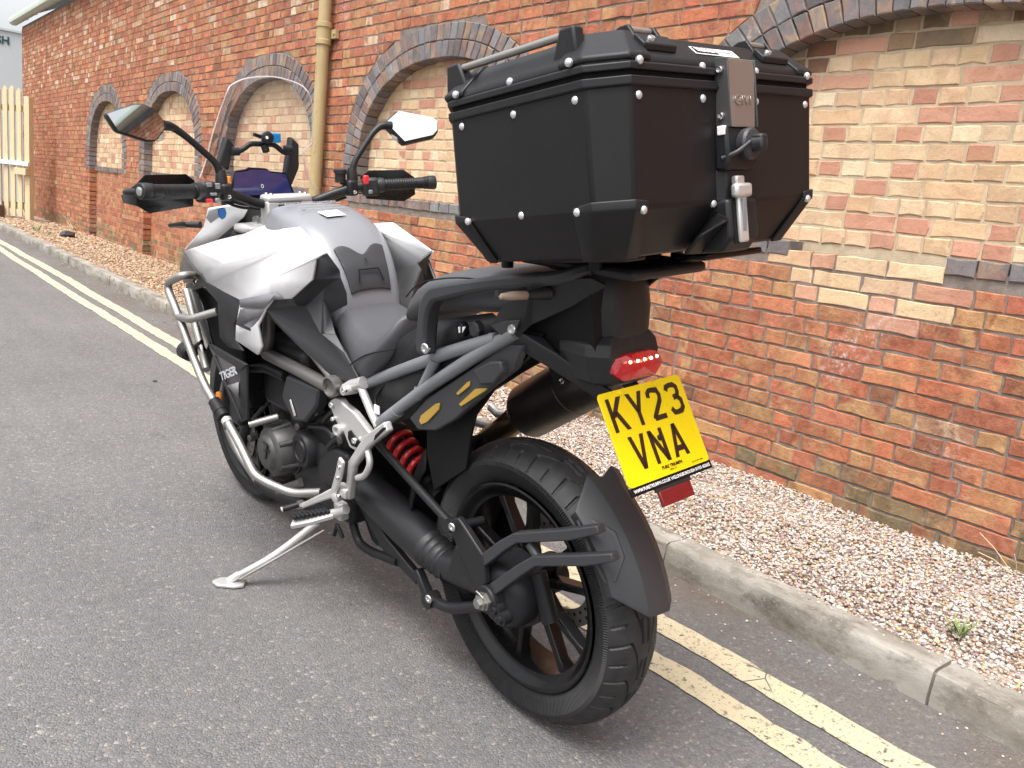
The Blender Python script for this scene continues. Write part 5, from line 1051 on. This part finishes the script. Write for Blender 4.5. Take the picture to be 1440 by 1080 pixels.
for row, s, y0 in ((0, "KY23", .089-.011-.064), (1, "VNA", .089-.011-.064-.013-.064)):
    wd = len(s)*.042+(len(s)-1)*.0105
    for k, chh in enumerate(s): glyph(chh, -wd/2+k*.0525+(.0 if row == 0 else -.004), y0-.001).out("plate_letter", M['platechar'], pl, smooth=0)
for x in (-.055, .04): lathe("plate_screw", [(0, .006), (.0025, .006), (.003, .004), (.003, 0)], pp_(x, .0815), pN, M['plate'], pl, seg=14)
lathe("plate_screw", [(0, .0055), (.004, .0055), (.006, .003), (.006, 0)], pp_(.002, -.018), pN, M['engine2'], pl, seg=12)
text("dealer_print", "PURE TRIUMPH", .0085, pp_(.010, -.0735, .0006), pX, pY, M['platechar'], pl, ext=.0001, bold=.0003); text("dealer_print", "NN8 1TY", .0048, pp_(.010, -.0805, .0006), pX, pY, M['platechar'], pl, ext=.0001)
text("maker_print", "BS AU 145e  NN8", .0042, pp_(.080, -.0815, .0006), pX, pY, M['platechar'], pl, ext=.0001)
st = prism("plate_surround", [pp_(-.1145, -.0885, .001), pp_(-.1145, -.1045, .001), pp_(.1145, -.1045, .001), pp_(.1145, -.0885, .001)], -pN*.006, M['gloss'], B, bevel=.001)
text("surround_print", "WWW.PURETRIUMPH.CO.UK WELLINGBOROUGH 01933 652655", .0085, pp_(0, -.0965, .0016), pX, pY, M['print'], st, ext=.0001, fit=.216, bold=.0002)
prism("plate_backing", [pp_(-.10, .07, -.004), pp_(.10, .07, -.004), pp_(.06, -.10, -.004), pp_(-.06, -.10, -.004)], -pN*.008, M['plastic'], B, bevel=.002)
rr_ = prism("reflector_bracket", [pp_(-.052, -.104, .0), pp_(.046, -.104, .0), pp_(.046, -.112, .0), pp_(-.052, -.112, .0)], -pN*.006, M['plastic'], B, bevel=.001)
prism("red_reflector", [pp_(-.048, -.111, .002), pp_(.040, -.111, .002), pp_(.040, -.140, .002), pp_(-.048, -.140, .002)], -pN*.008, M['redrefl'], B, bevel=.0015)
# ---- handlebar, controls, mirrors
BY = [(.055, 1.19, 1.112), (.10, 1.188, 1.116), (.155, 1.168, 1.138), (.215, 1.145, 1.158), (.30, 1.118, 1.163), (.455, 1.060, 1.169)]
hb = tube("handlebar", [mir(p) for p in reversed(BY)]+BY, .0142, M['satin'], B, seg=18, fil=.04)
for s in (-1, 1):
    e0, e1 = Vector((s*.300, 1.118, 1.163)), Vector((s*.452, 1.061, 1.169)); gd_ = (e1-e0).normalized(); L = (e1-e0).length
    pr = [(0, .020), (.006, .0215), (.010, .0172)]
    for k in range(14): pr += [(.014+k*.0078, .0172), (.018+k*.0078, .0182)]
    lathe("grip", pr+[(L-.022, .0185), (L-.020, .0205), (L-.012, .0205), (L-.010, .0175)], e0, gd_, M['engine2'], B, seg=26, smooth=25)
    be = lathe("bar_end", [(L-.012, .0175), (L-.008, .022), (L+.014, .0225), (L+.018, .020), (L+.0185, .011)], e0, gd_, M['plastic'], B, seg=24)
    lathe("bar_end_cap", [(L+.013, .0125), (L+.0205, .0115), (L+.022, .007), (L+.022, 0)], e0, gd_, M['bolt'], be, seg=20)
    c0 = Vector((s*.255, 1.131, 1.161))
    sw = box("switch_housing", c0+Vector((s*.012, 0, -.004)), (.055, .046, .058), M['plastic'], B, bevel=.010, ax=(gd_, gd_.cross(Vector((0, 0, 1))).normalized(), (0, 0, 1)))
    lathe("switch_collar", [(0, .0225), (.012, .024), (.022, .022)], c0+gd_*.032, gd_, M['plastic'], sw, seg=24)
    bk = c0+Vector((0, -.027, 0))
    if s < 0:
        box("switch_button", bk+Vector((-.012, 0, .018)), (.016, .008, .012), M['tank'], sw, bevel=.002); box("switch_button", bk+Vector((.012, .0, .014)), (.014, .008, .016), M['tank'], sw, bevel=.002)
        box("switch_button", bk+Vector((-.002, 0, -.008)), (.020, .008, .008), M['tank'], sw, bevel=.002); box("red_button", bk+Vector((-.016, 0, -.026)), (.020, .008, .012), M['redbtn'], sw, bevel=.002); box("switch_button", bk+Vector((.008, 0, -.026)), (.016, .009, .015), M['tank'], sw, bevel=.004)
    else:
        box("red_button", bk+Vector((-.018, .002, .020)), (.018, .012, .028), M['redbtn'], sw, bevel=.004); box("switch_button", bk+Vector((-.004, 0, -.018)), (.014, .008, .013), M['tank'], sw, bevel=.003)
    cl = box("lever_clamp", (s*.205, 1.152, 1.155), (.036, .05, .05), M['satin'], B, bevel=.009); bolt((s*.205, 1.122, 1.143), (0, -1, .1), .006, cl)
    for z in (1.125, 1.135): tube("control_cable", [(s*.20, 1.17, z), (s*.14, 1.20, z-.02), (s*.06, 1.24, z-.03)], .0045, M['engine2'], cl, cat=5, seg=8)
    tube("lever", [(s*.21, 1.185, 1.150), (s*.26, 1.20, 1.145), (s*.42, 1.135, 1.145)], [.010, .008, .006], M['satin'], B, cat=5)
    # hand guards
    o_ = lambda q: mir(q) if s > 0 else q
    hgp = {'a': o_((-0.4620,1.2561,1.1481)), 'b': o_((-0.4492,1.1500,1.1835)), 'c': o_((-0.4179,1.1650,1.2067)), 'd': o_((-0.2974,1.1900,1.2054)), 'e': o_((-0.2715,1.2000,1.1866)), 'f': o_((-0.2863,1.1900,1.1154)), 'g': o_((-0.4163,1.1650,1.1033)), 'h': o_((-0.4522,1.1500,1.1251)), 'j': o_((-0.4620,1.2443,1.1283)), 'm': o_((-0.3580,1.1850,1.1542))}
    hgd = panel("hand_guard", hgp, ['a b h j', 'b c m h', 'c d e m', 'e f m', 'f g h m'], M['gloss'], B, solid=.006, bevel=.004)
    tube("guard_stay", [(s*.46, 1.065, 1.168), (s*.485, 1.12, 1.165), (s*.44, 1.165, 1.16)], .009, M['satin'], hgd, cat=4)
rz = lathe("brake_reservoir", [(0, .017), (.028, .017), (.029, .021), (.040, .021), (.042, .016), (.042, 0)], (.178, 1.165, 1.172), (0, -.05, 1), M['plastic'], B, seg=24); tube("reservoir_stay", [(.205, 1.15, 1.165), (.178, 1.165, 1.174)], .008, M['satin'], rz)
box("amber_lamp", (-0.1312,1.3000,1.1813), (.008, .02, .022), M['amber'], B, bevel=.002)
# top clamp
box("riser_clamp", (0, 1.186, 1.128), (.152, .062, .026), M['alu'], B, bevel=.010); box("clamp_gap", (0, 1.160, 1.104), (.07, .02, .028), M['plastic'], B, bevel=.003)
for s in (-1, 1):
    rs = box("bar_riser", (s*.056, 1.186, 1.080), (.040, .056, .086), M['alu'], B, bevel=.006)
    for y in (1.170, 1.204): bolt((s*.056, y, 1.1415), (0, 0, 1), .006, rs)
box("top_yoke", (0, 1.25, 1.035), (.26, .12, .03), M['alu'], B, bevel=.012)
lathe("yoke_nut", [(0, .02), (.02, .02), (.024, .012), (.024, 0)], (-.07, 1.24, 1.05), (0, 0, 1), M['bolt'], B, seg=6, smooth=20)
prism("key_fob", [(-0.2334,1.1400,1.1083), (-0.2226,1.1400,1.1119), (-0.2123,1.1400,1.1094), (-0.2094,1.1400,1.0950), (-0.2137,1.1400,1.0830), (-0.2237,1.1400,1.0775), (-0.2315,1.1400,1.0840), (-0.2345,1.1400,1.0962)], (0, .006, 0), M['blue2'], B, bevel=.002)
def mirror(sgn, outl, stem, rt):
    P = [Vector(q) for q in outl]; c = sum(P, Vector())/len(P); camb = Vector((-1.1488, -1.2713, 1.3086)); d = (c-camb).normalized(); r = Vector(rt).normalized(); nn = (r-d).normalized()
    F = [];
    for p in P:                                              # sit the glass square to its own facing direction
        q = p-c; y = -(nn.x*q.x+nn.z*q.z)/nn.y; F.append(c+Vector((q.x, y, q.z)))
    sh_ = prism("mirror", [c+(p-c)*1.075-nn*.003 for p in F], -nn*.03, M['plastic'], B, bevel=.008)
    gl_ = mesh("mirror_glass", [c+(p-c)*.985+nn*.0012 for p in F], [tuple(range(len(F)))], M['mirror'], sh_, smooth=0)
    if gl_.data.polygons[0].normal.dot(nn) < 0: gl_.data.flip_normals()
    tube("mirror_stem", stem, [.012, .0095, .0095, .011, .014], M['satin'], sh_, seg=16, fil=.02); lathe("stem_boot", [(-.02, .017), (0, .017), (.022, .013)], stem[0], (0, 0, 1), M['plastic'], sh_, seg=20)
    return sh_, F, nn, c
mo = mirror(-1, [(-0.5033,1.1350,1.3634), (-0.4318,1.1350,1.3883), (-0.4101,1.1350,1.3890), (-0.3873,1.1350,1.3806), (-0.3644,1.1350,1.3521), (-0.3631,1.1350,1.3301), (-0.3908,1.1350,1.2985), (-0.4130,1.1350,1.2984), (-0.4823,1.1350,1.3213)], [(-.213, 1.150, 1.195), (-.222, 1.150, 1.235), (-0.3009,1.1500,1.3084), (-0.3368,1.1500,1.3342), (-0.3663,1.1400,1.3374)], (.20, -.96, .160))
mo2 = mirror(1, [(0.3582,1.1350,1.3578), (0.4112,1.1350,1.3953), (0.5175,1.1350,1.3765), (0.5289,1.1350,1.3654), (0.5195,1.1350,1.3356), (0.4989,1.1350,1.3193), (0.3996,1.1350,1.2983)], [(.213, 1.150, 1.195), (.222, 1.15, 1.235), (0.2942,1.1500,1.3240), (0.3270,1.1500,1.3486), (0.3609,1.1400,1.3469)], (.10, -.60, .80))
panel("mirror_tag", {'a': (-0.3884,1.1480,1.3003), 'b': (-0.3615,1.1480,1.3228), 'c': (-0.3570,1.1480,1.3117), 'd': (-0.3662,1.1480,1.2967), 'e': (-0.3817,1.1480,1.2929)}, ['a b c d e'], M['acrylic_edge'], mo[0], solid=.002, bevel=0); panel("mirror_tag", {'a': (0.3623,1.1480,1.3225), 'b': (0.4080,1.1480,1.2982), 'c': (0.3941,1.1480,1.2959), 'd': (0.3670,1.1480,1.3048)}, ['a b c d'], M['acrylic_edge'], mo2[0], solid=.002, bevel=0)
# ---- clocks, screen, phone mount
ds = prism("dashboard", [(-0.1120,1.3600,1.1281), (-0.0863,1.3600,1.2084), (-0.0511,1.3600,1.2122), (-0.0413,1.3600,1.2175), (0.0180,1.3600,1.2134), (0.0319,1.3600,1.2042), (0.0883,1.3600,1.1987), (0.1158,1.3600,1.1247)], (0, .03, -.012), M['gloss'], B, bevel=.004)
prism("display", [(-0.1040,1.3570,1.1280), (-0.0860,1.3570,1.1998), (-0.0508,1.3570,1.2035), (-0.0362,1.3570,1.2088), (0.0138,1.3570,1.2068), (0.0325,1.3570,1.1976), (0.0839,1.3570,1.1921), (0.1020,1.3570,1.1299)], (0, -.0015, .0005), M['dash'], ds, bevel=0)
text("display_digit", "0", .020, (-0.0022,1.3520,1.1561), (1, 0, .0), (0, .35, .95), M['printgrey'], ds, ext=.0002)
box("clock_housing", (.0, 1.42, 1.10), (.20, .10, .12), M['void'], B, bevel=.01)
for nm, pts in (("screen_arm", [(-0.1192,1.4000,1.2272), (-0.0862,1.4000,1.3115), (-0.0653,1.4000,1.2879), (-0.0890,1.4000,1.2049)]), ("screen_arm", [(0.1041,1.4000,1.1902), (0.1332,1.4000,1.3111), (0.1596,1.4000,1.2862), (0.1542,1.4000,1.2102), (0.1243,1.4000,1.1526)])): prism(nm, pts, (0, .035, 0), M['plastic'], B, bevel=.005)
xb = tube("accessory_bar", [(-0.0827,1.3850,1.2642), (-0.0500,1.3850,1.2663), (-0.0175,1.3850,1.2881), (0.0619,1.3850,1.2861), (0.0970,1.3850,1.2580), (0.1277,1.3850,1.2636)], .0085, M['satin'], B, fil=.012)
for q in ((-0.0709,1.3800,1.2642), (0.1081,1.3800,1.2705)): lathe("bar_end_clamp", [(-.012, .013), (.012, .013)], q, (1, 0, 0), M['satin'], xb, seg=14)
pmn = box("phone_mount", (0.0446,1.3650,1.3061), (.062, .020, .030), M['blue'], B, bevel=.004); lathe("mount_head", [(0, .019), (.012, .019), (.016, .013), (.016, 0)], (0.0256,1.3550,1.3060), (0, -1, .1), M['engine2'], pmn, seg=22); lathe("mount_dot", [(0, .005), (.001, .0045), (.001, 0)], (0.0193,1.3380,1.3071), (0, -1, .1), M['print'], pmn, seg=12); lathe("mount_knob", [(0, .013), (.02, .012), (.022, .008), (.022, 0)], (0.0232,1.3700,1.2818), (.1, -.3, -1), M['engine2'], pmn, seg=8); tube("mount_lever", [(0.0089,1.3650,1.3102), (-0.0141,1.3600,1.3165)], .006, M['engine2'], pmn)
scr = [[(-0.1697,1.4400,1.1831), (-0.1158,1.4750,1.1536), (-0.0113,1.5000,1.1356), (0.1150,1.5000,1.1268), (0.1962,1.4750,1.1303), (0.2385,1.4400,1.1356)], [(-0.1506,1.4300,1.2312), (-0.1079,1.4700,1.2075), (0.0025,1.4900,1.2005), (0.1030,1.4900,1.1989), (0.1749,1.4600,1.1986), (0.1983,1.4300,1.1755)], [(-0.1423,1.4200,1.2616), (-0.1047,1.4600,1.2565), (0.0014,1.4750,1.2603), (0.1010,1.4750,1.2599), (0.1587,1.4500,1.2602), (0.1832,1.4200,1.2606)], [(-0.1333,1.4100,1.3004), (-0.0982,1.4450,1.3135), (0.0022,1.4650,1.3188), (0.1011,1.4650,1.3198), (0.1780,1.4400,1.3067), (0.2091,1.4100,1.2909)], [(-0.1185,1.3950,1.3516), (-0.0872,1.4250,1.3674), (0.0015,1.4450,1.3806), (0.0993,1.4450,1.3829), (0.1784,1.4250,1.3799), (0.2089,1.3950,1.3620)], [(-0.1009,1.3750,1.4062), (-0.0762,1.4000,1.4203), (-0.0017,1.4200,1.4384), (0.0925,1.4200,1.4419), (0.1673,1.4000,1.4330), (0.2018,1.3750,1.4089)], [(-0.0918,1.3500,1.4431), (-0.0685,1.3700,1.4634), (-0.0079,1.3900,1.4859), (0.0804,1.3900,1.4944), (0.1556,1.3700,1.4755), (0.1790,1.3500,1.4473)]]
ws = loft("windscreen", scr, M['acrylic'], B, closed=False, sub=1, smooth=60)
rim_ = [r[0] for r in scr]+scr[-1][1:-1]+[r[-1] for r in reversed(scr)]
tube("screen_edge", rim_, .0022, M['acrylic_edge'], ws, seg=8, cat=3)
# front turn signal seen past the left guard
fi = tube("front_indicator", [(-0.2100,1.3611,1.0447), (-0.2500,1.4108,1.0430)], [.011, .008], M['plastic'], B); tube("indicator_body", [(-0.2550,1.3894,1.0450), (-0.3150,1.3241,1.0515)], [.011, .006], M['plastic'], fi)
fi = tube("front_indicator", [mir((-0.2100,1.3611,1.0447)), mir((-0.2500,1.4108,1.0430))], [.011, .008], M['plastic'], B); tube("indicator_body", [mir((-0.2550,1.3894,1.0450)), mir((-0.3150,1.3241,1.0515))], [.011, .006], M['plastic'], fi)

# ------------------------------------------------------------------ luggage case on the rack (own axes, same lean)
pit = math.radians(7.2); CM = Matrix(((1, 0, 0, 0), (0, math.cos(pit), math.sin(pit), -.4514), (0, -math.sin(pit), math.cos(pit), 1.207), (0, 0, 0, 1)))
case = tag(empty("luggage_case", BIKE @ CM), "large black metal luggage case with bright rivets on the motorcycle rack", "luggage case"); T = case
def octo(w, a, yr, ya, yf, yb, z, i=0): return [(-a+i*.6, yr+i, z), (-w+i, ya+i*.4, z), (-w+i, yb-i*.4, z), (-a+i*.6, yf-i, z), (a-i*.6, yf-i, z), (w-i, yb-i*.4, z), (w-i, ya+i*.4, z), (a-i*.6, yr+i, z)]
B8 = lambda z, i=0, g=0: octo(.275+g, .231+g*.6, -.004-g, .045-g*.4, .418+g, .366+g*.4, z, i)
loft("case_body", [octo(.222, .195, .060, .095, .372, .345, -.066), octo(.232, .202, .048, .086, .382, .352, -.066), octo(.2715, .231, -.003, .042, .421, .370, .008), octo(.2745, .231, -.0038, .045, .418, .366, .178), octo(.2745, .231, -.0038, .045, .418, .366, .190)], M['case'], T, bevel=.005, smooth=20)
loft("body_rim", [B8(.176, 0, .0005), B8(.178, 0, .004), B8(.190, 0, .004), B8(.191, .004, 0)], M['caseplastic'], T, bevel=.0015, smooth=20)
loft("seam", [B8(.188, .005), B8(.202, .005)], M['void'], T, smooth=0)
ld = loft("lid", [B8(.199, .006), B8(.199), B8(.218), octo(.231, .198, .040, .080, .376, .336, .257), octo(.222, .190, .048, .088, .368, .328, .260)], M['case'], T, bevel=.006, smooth=20)
loft("lid_rim", [B8(.1985, .003, 0), B8(.1985, 0, .004), B8(.208, 0, .004), B8(.210, 0, .0005)], M['caseplastic'], ld, bevel=.0015, smooth=20)
# corner mouldings: lower brackets and lid corners
for sx in (-1, 1):
    for fr in (0, 1):
        def mp(p): return (p[0]*-sx, p[1] if not fr else .420-p[1], p[2])
        q1 = octo(.2715+.004, .231+.003, -.007, .042, .42, .368, .006); q0 = octo(.232+.006, .202+.004, .042, .084, .368, .335, -.068); q2 = octo(.272+.004, .231+.003, -.0075, .042, .42, .368, .020)
        A0, A1, A2 = q0[0], q1[0], q2[0]; B0, B1, B2 = q0[1], q1[1], q2[1]
        ext = .028
        a0, a1, a2 = (A0[0]+ext, A0[1], A0[2]), (A1[0]+ext, A1[1], A1[2]), (A2[0]+ext, A2[1], A2[2]-.003)
        b0, b1, b2 = (B0[0], B0[1]+.02, B0[2]), (B1[0], B1[1]+ext+.012, B1[2]), (B2[0], B2[1]+ext+.012, B2[2]-.006)
        Pd = dict(a0=mp(a0), A0=mp(A0), B0=mp(B0), b0=mp(b0), a1=mp(a1), A1=mp(A1), B1=mp(B1), b1=mp(b1), a2=mp(a2), A2=mp(A2), B2=mp(B2), b2=mp(b2))
        cb = panel("corner_bracket", Pd, ["a0 A0 A1 a1", "A0 B0 B1 A1", "B0 b0 b1 B1", "a1 A1 A2 a2", "A1 B1 B2 A2", "B1 b1 b2 B2"], M['caseplastic'], T, solid=.005, bevel=.002, mirror=False)
        me_ = cb.data; ctr = Vector((0, .21, .05))
        if sum((p.normal.dot(p.center-ctr)) for p in me_.polygons) < 0: me_.flip_normals()
        # lid corner
        l0 = B8(.212, 0, .003); l1 = B8(.220, 0, .003); l2 = octo(.231, .198, .038, .078, .368, .328, .262)
        e2 = .045
        Pd = {}
        for nm, L_ in (('0', l0), ('1', l1), ('2', l2)):
            A_, B_ = L_[0], L_[1]; s_ = (.4 if nm == '2' else 1); Pd['a'+nm] = mp((A_[0]+e2*s_, A_[1], A_[2])); Pd['A'+nm] = mp(A_); Pd['B'+nm] = mp(B_); Pd['b'+nm] = mp((B_[0], B_[1]+e2*1.1*s_, B_[2]))
        Pd['t'] = mp((-.185, .085, .265))
        lc = panel("lid_corner", Pd, ["a0 A0 A1 a1", "A0 B0 B1 A1", "B0 b0 b1 B1", "a1 A1 A2 a2", "A1 B1 B2 A2", "B1 b1 b2 B2", "a2 A2 B2 b2 t"], M['caseplastic'], ld, solid=.006, bevel=.003)
        if sum((p.normal.dot(p.center-ctr)) for p in lc.data.polygons) < 0: lc.data.flip_normals()
    # side rail with end blocks
    xr = sx*.252; rl = tube("side_rail", [(xr, .372, .262), (xr, .090, .262)], .0062, M['steel'], ld, seg=14)
    for yy, dy in ((.372, .022), (.085, -.02)):
        eb_ = prism("rail_mount", [(xr-.010, yy+dy*.6, .271), (xr-.010, yy-dy*.9, .271), (xr-.010, yy-dy*1.9, .222), (xr-.010, yy+dy*.9, .222)], (.022, 0, 0), M['caseplastic'], rl, bevel=.004)
        prism("rail_gusset", [(xr-sx*.01, yy+dy*.4, .263), (xr-sx*.05, yy+dy*.2, .262), (xr-sx*.05, yy-dy*1.2, .256), (xr-sx*.01, yy-dy*1.2, .252)], (0, 0, -.018), M['caseplastic'], rl, bevel=.004)
    # tie-down loops at the rear of the lid
    xc = sx*.147
    lp = tube("tie_loop_pin", [(xc-.024, .053, .266), (xc+.030, .053, .266)], .0062, M['steel'], ld, seg=14)
    for dx_ in (-.030, .026): prism("tie_loop_plate", [(xc+dx_, .018, .232), (xc+dx_, .046, .273), (xc+dx_, .062, .273), (xc+dx_, .092, .262), (xc+dx_, .090, .252), (xc+dx_, .046, .252)], (.008, 0, 0), M['caseplastic'], lp, bevel=.002)
    prism("tie_loop_foot", [(xc-.042, .007, .228), (xc+.032, .007, .228), (xc+.032, .026, .2455), (xc-.042, .026, .2455)], (0, -.003, .010), M['caseplastic'], lp, bevel=.002); bolt((xc-.018, .012, .246), (0, -.7, .7), .006, lp, "tie_loop_rivet")
RIV = [(.0145+.004, .009)]
def rivet(p, ax, par): return lathe("rivet", [(-.003, .0062), (.001, .0062), (.0028, .0048), (.0036, .0028), (.0038, 0)], p, ax, M['bolt2'], par, seg=16)
for sx in (-1, 1):
    for y_ in (.066, .204, .340): rivet((sx*.2760, y_, .214) if y_ == .204 else (sx*.2815, y_, .2165), (sx, 0, .1), ld); rivet((sx*.2742, y_-.002, .165), (sx, 0, 0), T)
    rivet((sx*.2755, .072, .0075), (sx, 0, 0), T); rivet((sx*.2705, .204, .010), (sx, 0, 0), T); rivet((sx*.2755, .342, .0075), (sx, 0, 0), T)
    for x_, z_, yy, par in ((.2145, .2105, -.0085, ld), (.069, .2105, -.0045, ld), (.2145, .164, -.0035, T), (.069, .164, -.0035, T), (.217, .004, -.0065, T), (.046, .006, -.001, T)): rivet((sx*x_, yy, z_), (0, -1, 0), par)
# latch stack on the rear face
lt = prism("latch_plate", [(-.034, -.024, .222), (.034, -.024, .222), (.034, -.026, .196), (.030, -.028, .12), (-.030, -.028, .12), (-.034, -.026, .196)], (0, .003, 0), M['steel'], T, bevel=.0012)
for sx in (-1, 1): prism("latch_cheek", [(sx*.0365, -.002, .226), (sx*.0365, -.026, .222), (sx*.0365, -.030, .120), (sx*.0365, -.002, .122), (sx*.0365, -.001, .172), (sx*.0365, -.010, .180), (sx*.0365, -.001, .190)], (-sx*.003, 0, 0), M['engine'], lt, bevel=.0008)
for z_ in (.206, .138): bolt((-.0385, -.014, z_), (-1, 0, 0), .0055, lt, "latch_rivet")
text("latch_emblem", "GIVI", .021, (0, -.0282, .160), (1, 0, 0), (0, 0, 1), M['bolt'], lt, ext=.0005, bold=-.0002, fit=.042)
lk = prism("lock_block", [(-.042, -.002, .122), (-.042, -.025, .122), (-.042, -.029, .07), (-.042, -.022, .055), (-.042, -.002, .055)], (.080, 0, 0), M['caseplastic'], T, bevel=.005)
lathe("lock_knob", [(0, .024), (.012, .025), (.016, .022), (.018, .012), (.034, .011), (.036, .008), (.036, 0)], (.004, -.027, .094), (0, -1, 0), M['plastic2'], lk, seg=28); box("knob_grip", (.004, -.052, .094), (.018, .022, .026), M['plastic'], lk, bevel=.004)
tube("cap_strap", [(-.042, -.016, .074), (-.030, -.036, .082), (-.008, -.044, .096)], .0035, M['plastic2'], lk, cat=5); box("lock_tab", (-.0405, -.016, .116), (.006, .014, .014), M['print'], lk, bevel=.001)
prism("latch_tower", [(-.042, -.001, .058), (-.030, -.016, .058), (.026, -.016, .058), (.038, -.001, .058)], (0, 0, -.05), M['caseplastic'], T, bevel=.003)
tw = prism("latch_base", [(-.040, .004, .012), (-.040, -.024, .012), (-.040, -.028, -.05), (-.040, -.008, -.072), (-.040, .05, -.072)], (.078, 0, 0), M['caseplastic'], T, bevel=.006)
prism("base_flank", [(-.040, -.004, -.006), (-.040, -.030, -.02), (-.075, -.002, -.040), (-.078, .03, -.070), (-.040, .03, -.072)], (0, .01, 0), M['caseplastic'], tw, bevel=.003)
prism("lever_recess", [(-.030, -.0255, .010), (.006, -.0255, .010), (.006, -.0295, -.058), (-.030, -.0295, -.058)], (0, .002, 0), M['void'], tw, bevel=0)
lvr = box("release_lever", (-.012, -.030, -.018), (.022, .008, .078), M['alu'], T, bevel=.003, ax=((1, 0, 0), (0, 1, -.06), (0, .06, 1))); box("lever_head", (-.012, -.030, .024), (.042, .014, .022), M['alu'], lvr, bevel=.005); box("lever_hook", (-.010, -.022, .040), (.022, .012, .014), M['alu'], lvr, bevel=.003); box("lever_slot", (-.012, -.0348, -.014), (.010, .002, .05), M['tank'], lvr, bevel=.0005)
# sticker on the sloping rear of the lid: boxed word, then a lighter word
sX = Vector((1, 0, 0)); sY = Vector((0, .044, .039)).normalized(); sN = sX.cross(sY); so = Vector((-.008, .0185, .2385))
def sq(x0, x1, y0, y1, d, k=.0): return [so+sX*(x0-k*0)+sY*y0+sN*d, so+sX*x1+sY*y0+sN*d, so+sX*x1+sY*y1+sN*d, so+sX*x0+sY*y1+sN*d]
stk = prism("sticker", sq(-.055, .055, -.010, .010, .0012), -sN*.0008, M['whitetag'], ld, bevel=0); prism("sticker_box", sq(-.052, .004, -.0078, .0078, .0018), -sN*.0004, M['plate_dark'] if 'plate_dark' in M else M['gloss'], stk, bevel=0)
text("sticker_word", "TREKKER", .0125, so+sX*-.024+sN*.0022, sX, sY, M['print'], stk, ext=.0001, bold=.0004, fit=.050); text("sticker_word", "OUTBACK", .0115, so+sX*.029+sN*.0016, sX, sY, M['decal'], stk, ext=.0001, fit=.044)
# case underside feet
box("case_foot", (-.12, .20, -.070), (.05, .2, .012), M['plastic'], T); box("case_foot", (.12, .20, -.070), (.05, .2, .012), M['plastic'], T)
box("side_tray", (.10, .10, -.082), (.17, .07, .012), M['gloss'], T, bevel=.004)

# ------------------------------------------------------------------ weeds, twigs, stones in the gravel
def weed(name, p, n, h, label, cat="weed", mat='leaf'):
    g = G(); p = Vector(p)
    for k in range(n):
        a = random.uniform(0, 6.28); l = h*random.uniform(.5, 1); tip = Vector((math.cos(a)*l*.6, math.sin(a)*l*.6, l*.8)); side = Vector((-math.sin(a), math.cos(a), 0))*l*.045; b_ = p+Vector((random.gauss(0, h*.12), random.gauss(0, h*.12), 0))
        g.add([b_-side*.4, b_+side*.4, b_+tip*.55+side, b_+tip, b_+tip*.55-side], [(0, 1, 2, 3, 4)])
        for j in range(3):
            q = b_+tip*(.35+.2*j); d = Vector((random.gauss(0, 1), random.gauss(0, 1), .4)).normalized()*l*.22; g.add([q, q+d*.6+side*.5, q+d, q+d*.6-side*.5], [(0, 1, 2, 3)])
    return tag(g.out(name, M[mat], smooth=0), label, cat)
weed("weed", (2.5145,0.8373,0.0750), 26, .085, "green weed growing through the near gravel by the kerb"); weed("weed", (2.4840,0.9132,0.0850), 9, .03, "tiny green seedling beside the larger weed in the near gravel")
weed("weed", (2.5486,14.7694,0.0800), 22, .16, "green weed at the far end beside the gate foot"); weed("weed", (2.5939,14.0595,0.0800), 18, .10, "low green weed beside the dark stone near the gate")
def twigs(p, n, l, label, tilt=.5):
    g = G(); p = Vector(p)
    for k in range(n):
        a = random.uniform(1.2, 3.6); q = p+Vector((random.gauss(0, l*.15), random.gauss(0, l*.25), .01)); e = q+Vector((math.cos(a)*.3, math.sin(a), random.uniform(.15, tilt)))*l*random.uniform(.5, 1.1)
        g.add(*g_tube([q, q.lerp(e, .5)+Vector((0, 0, l*.05)), e], .0018*max(1, l*4), 6))
    return tag(g.out("dry_twigs", M['straw']), label, "twigs")
twigs((3.3191,0.9533,0.0600), 4, .16, "pale dry twigs against the foot of the near wall", .8); twigs((3.2969,15.9276,0.0700), 9, .42, "dry twig clump at the wall foot near the gate", 1.0)
def rock(p, r, label):
    s = rng.uniform(.7, 1.25, (12, 1)); v = ICO*s*np.array([1.3, 1, .7])*r+np.array(p); return tag(mesh("stone", v, ICF, M['stone'], smooth=0), label, "stone")
rock((2.8269,14.1272,0.1000), .09, "dark lump of stone on the far gravel"); rock((1.4057,4.7755,0.0040), .012, "small grey pebble alone on the open road")
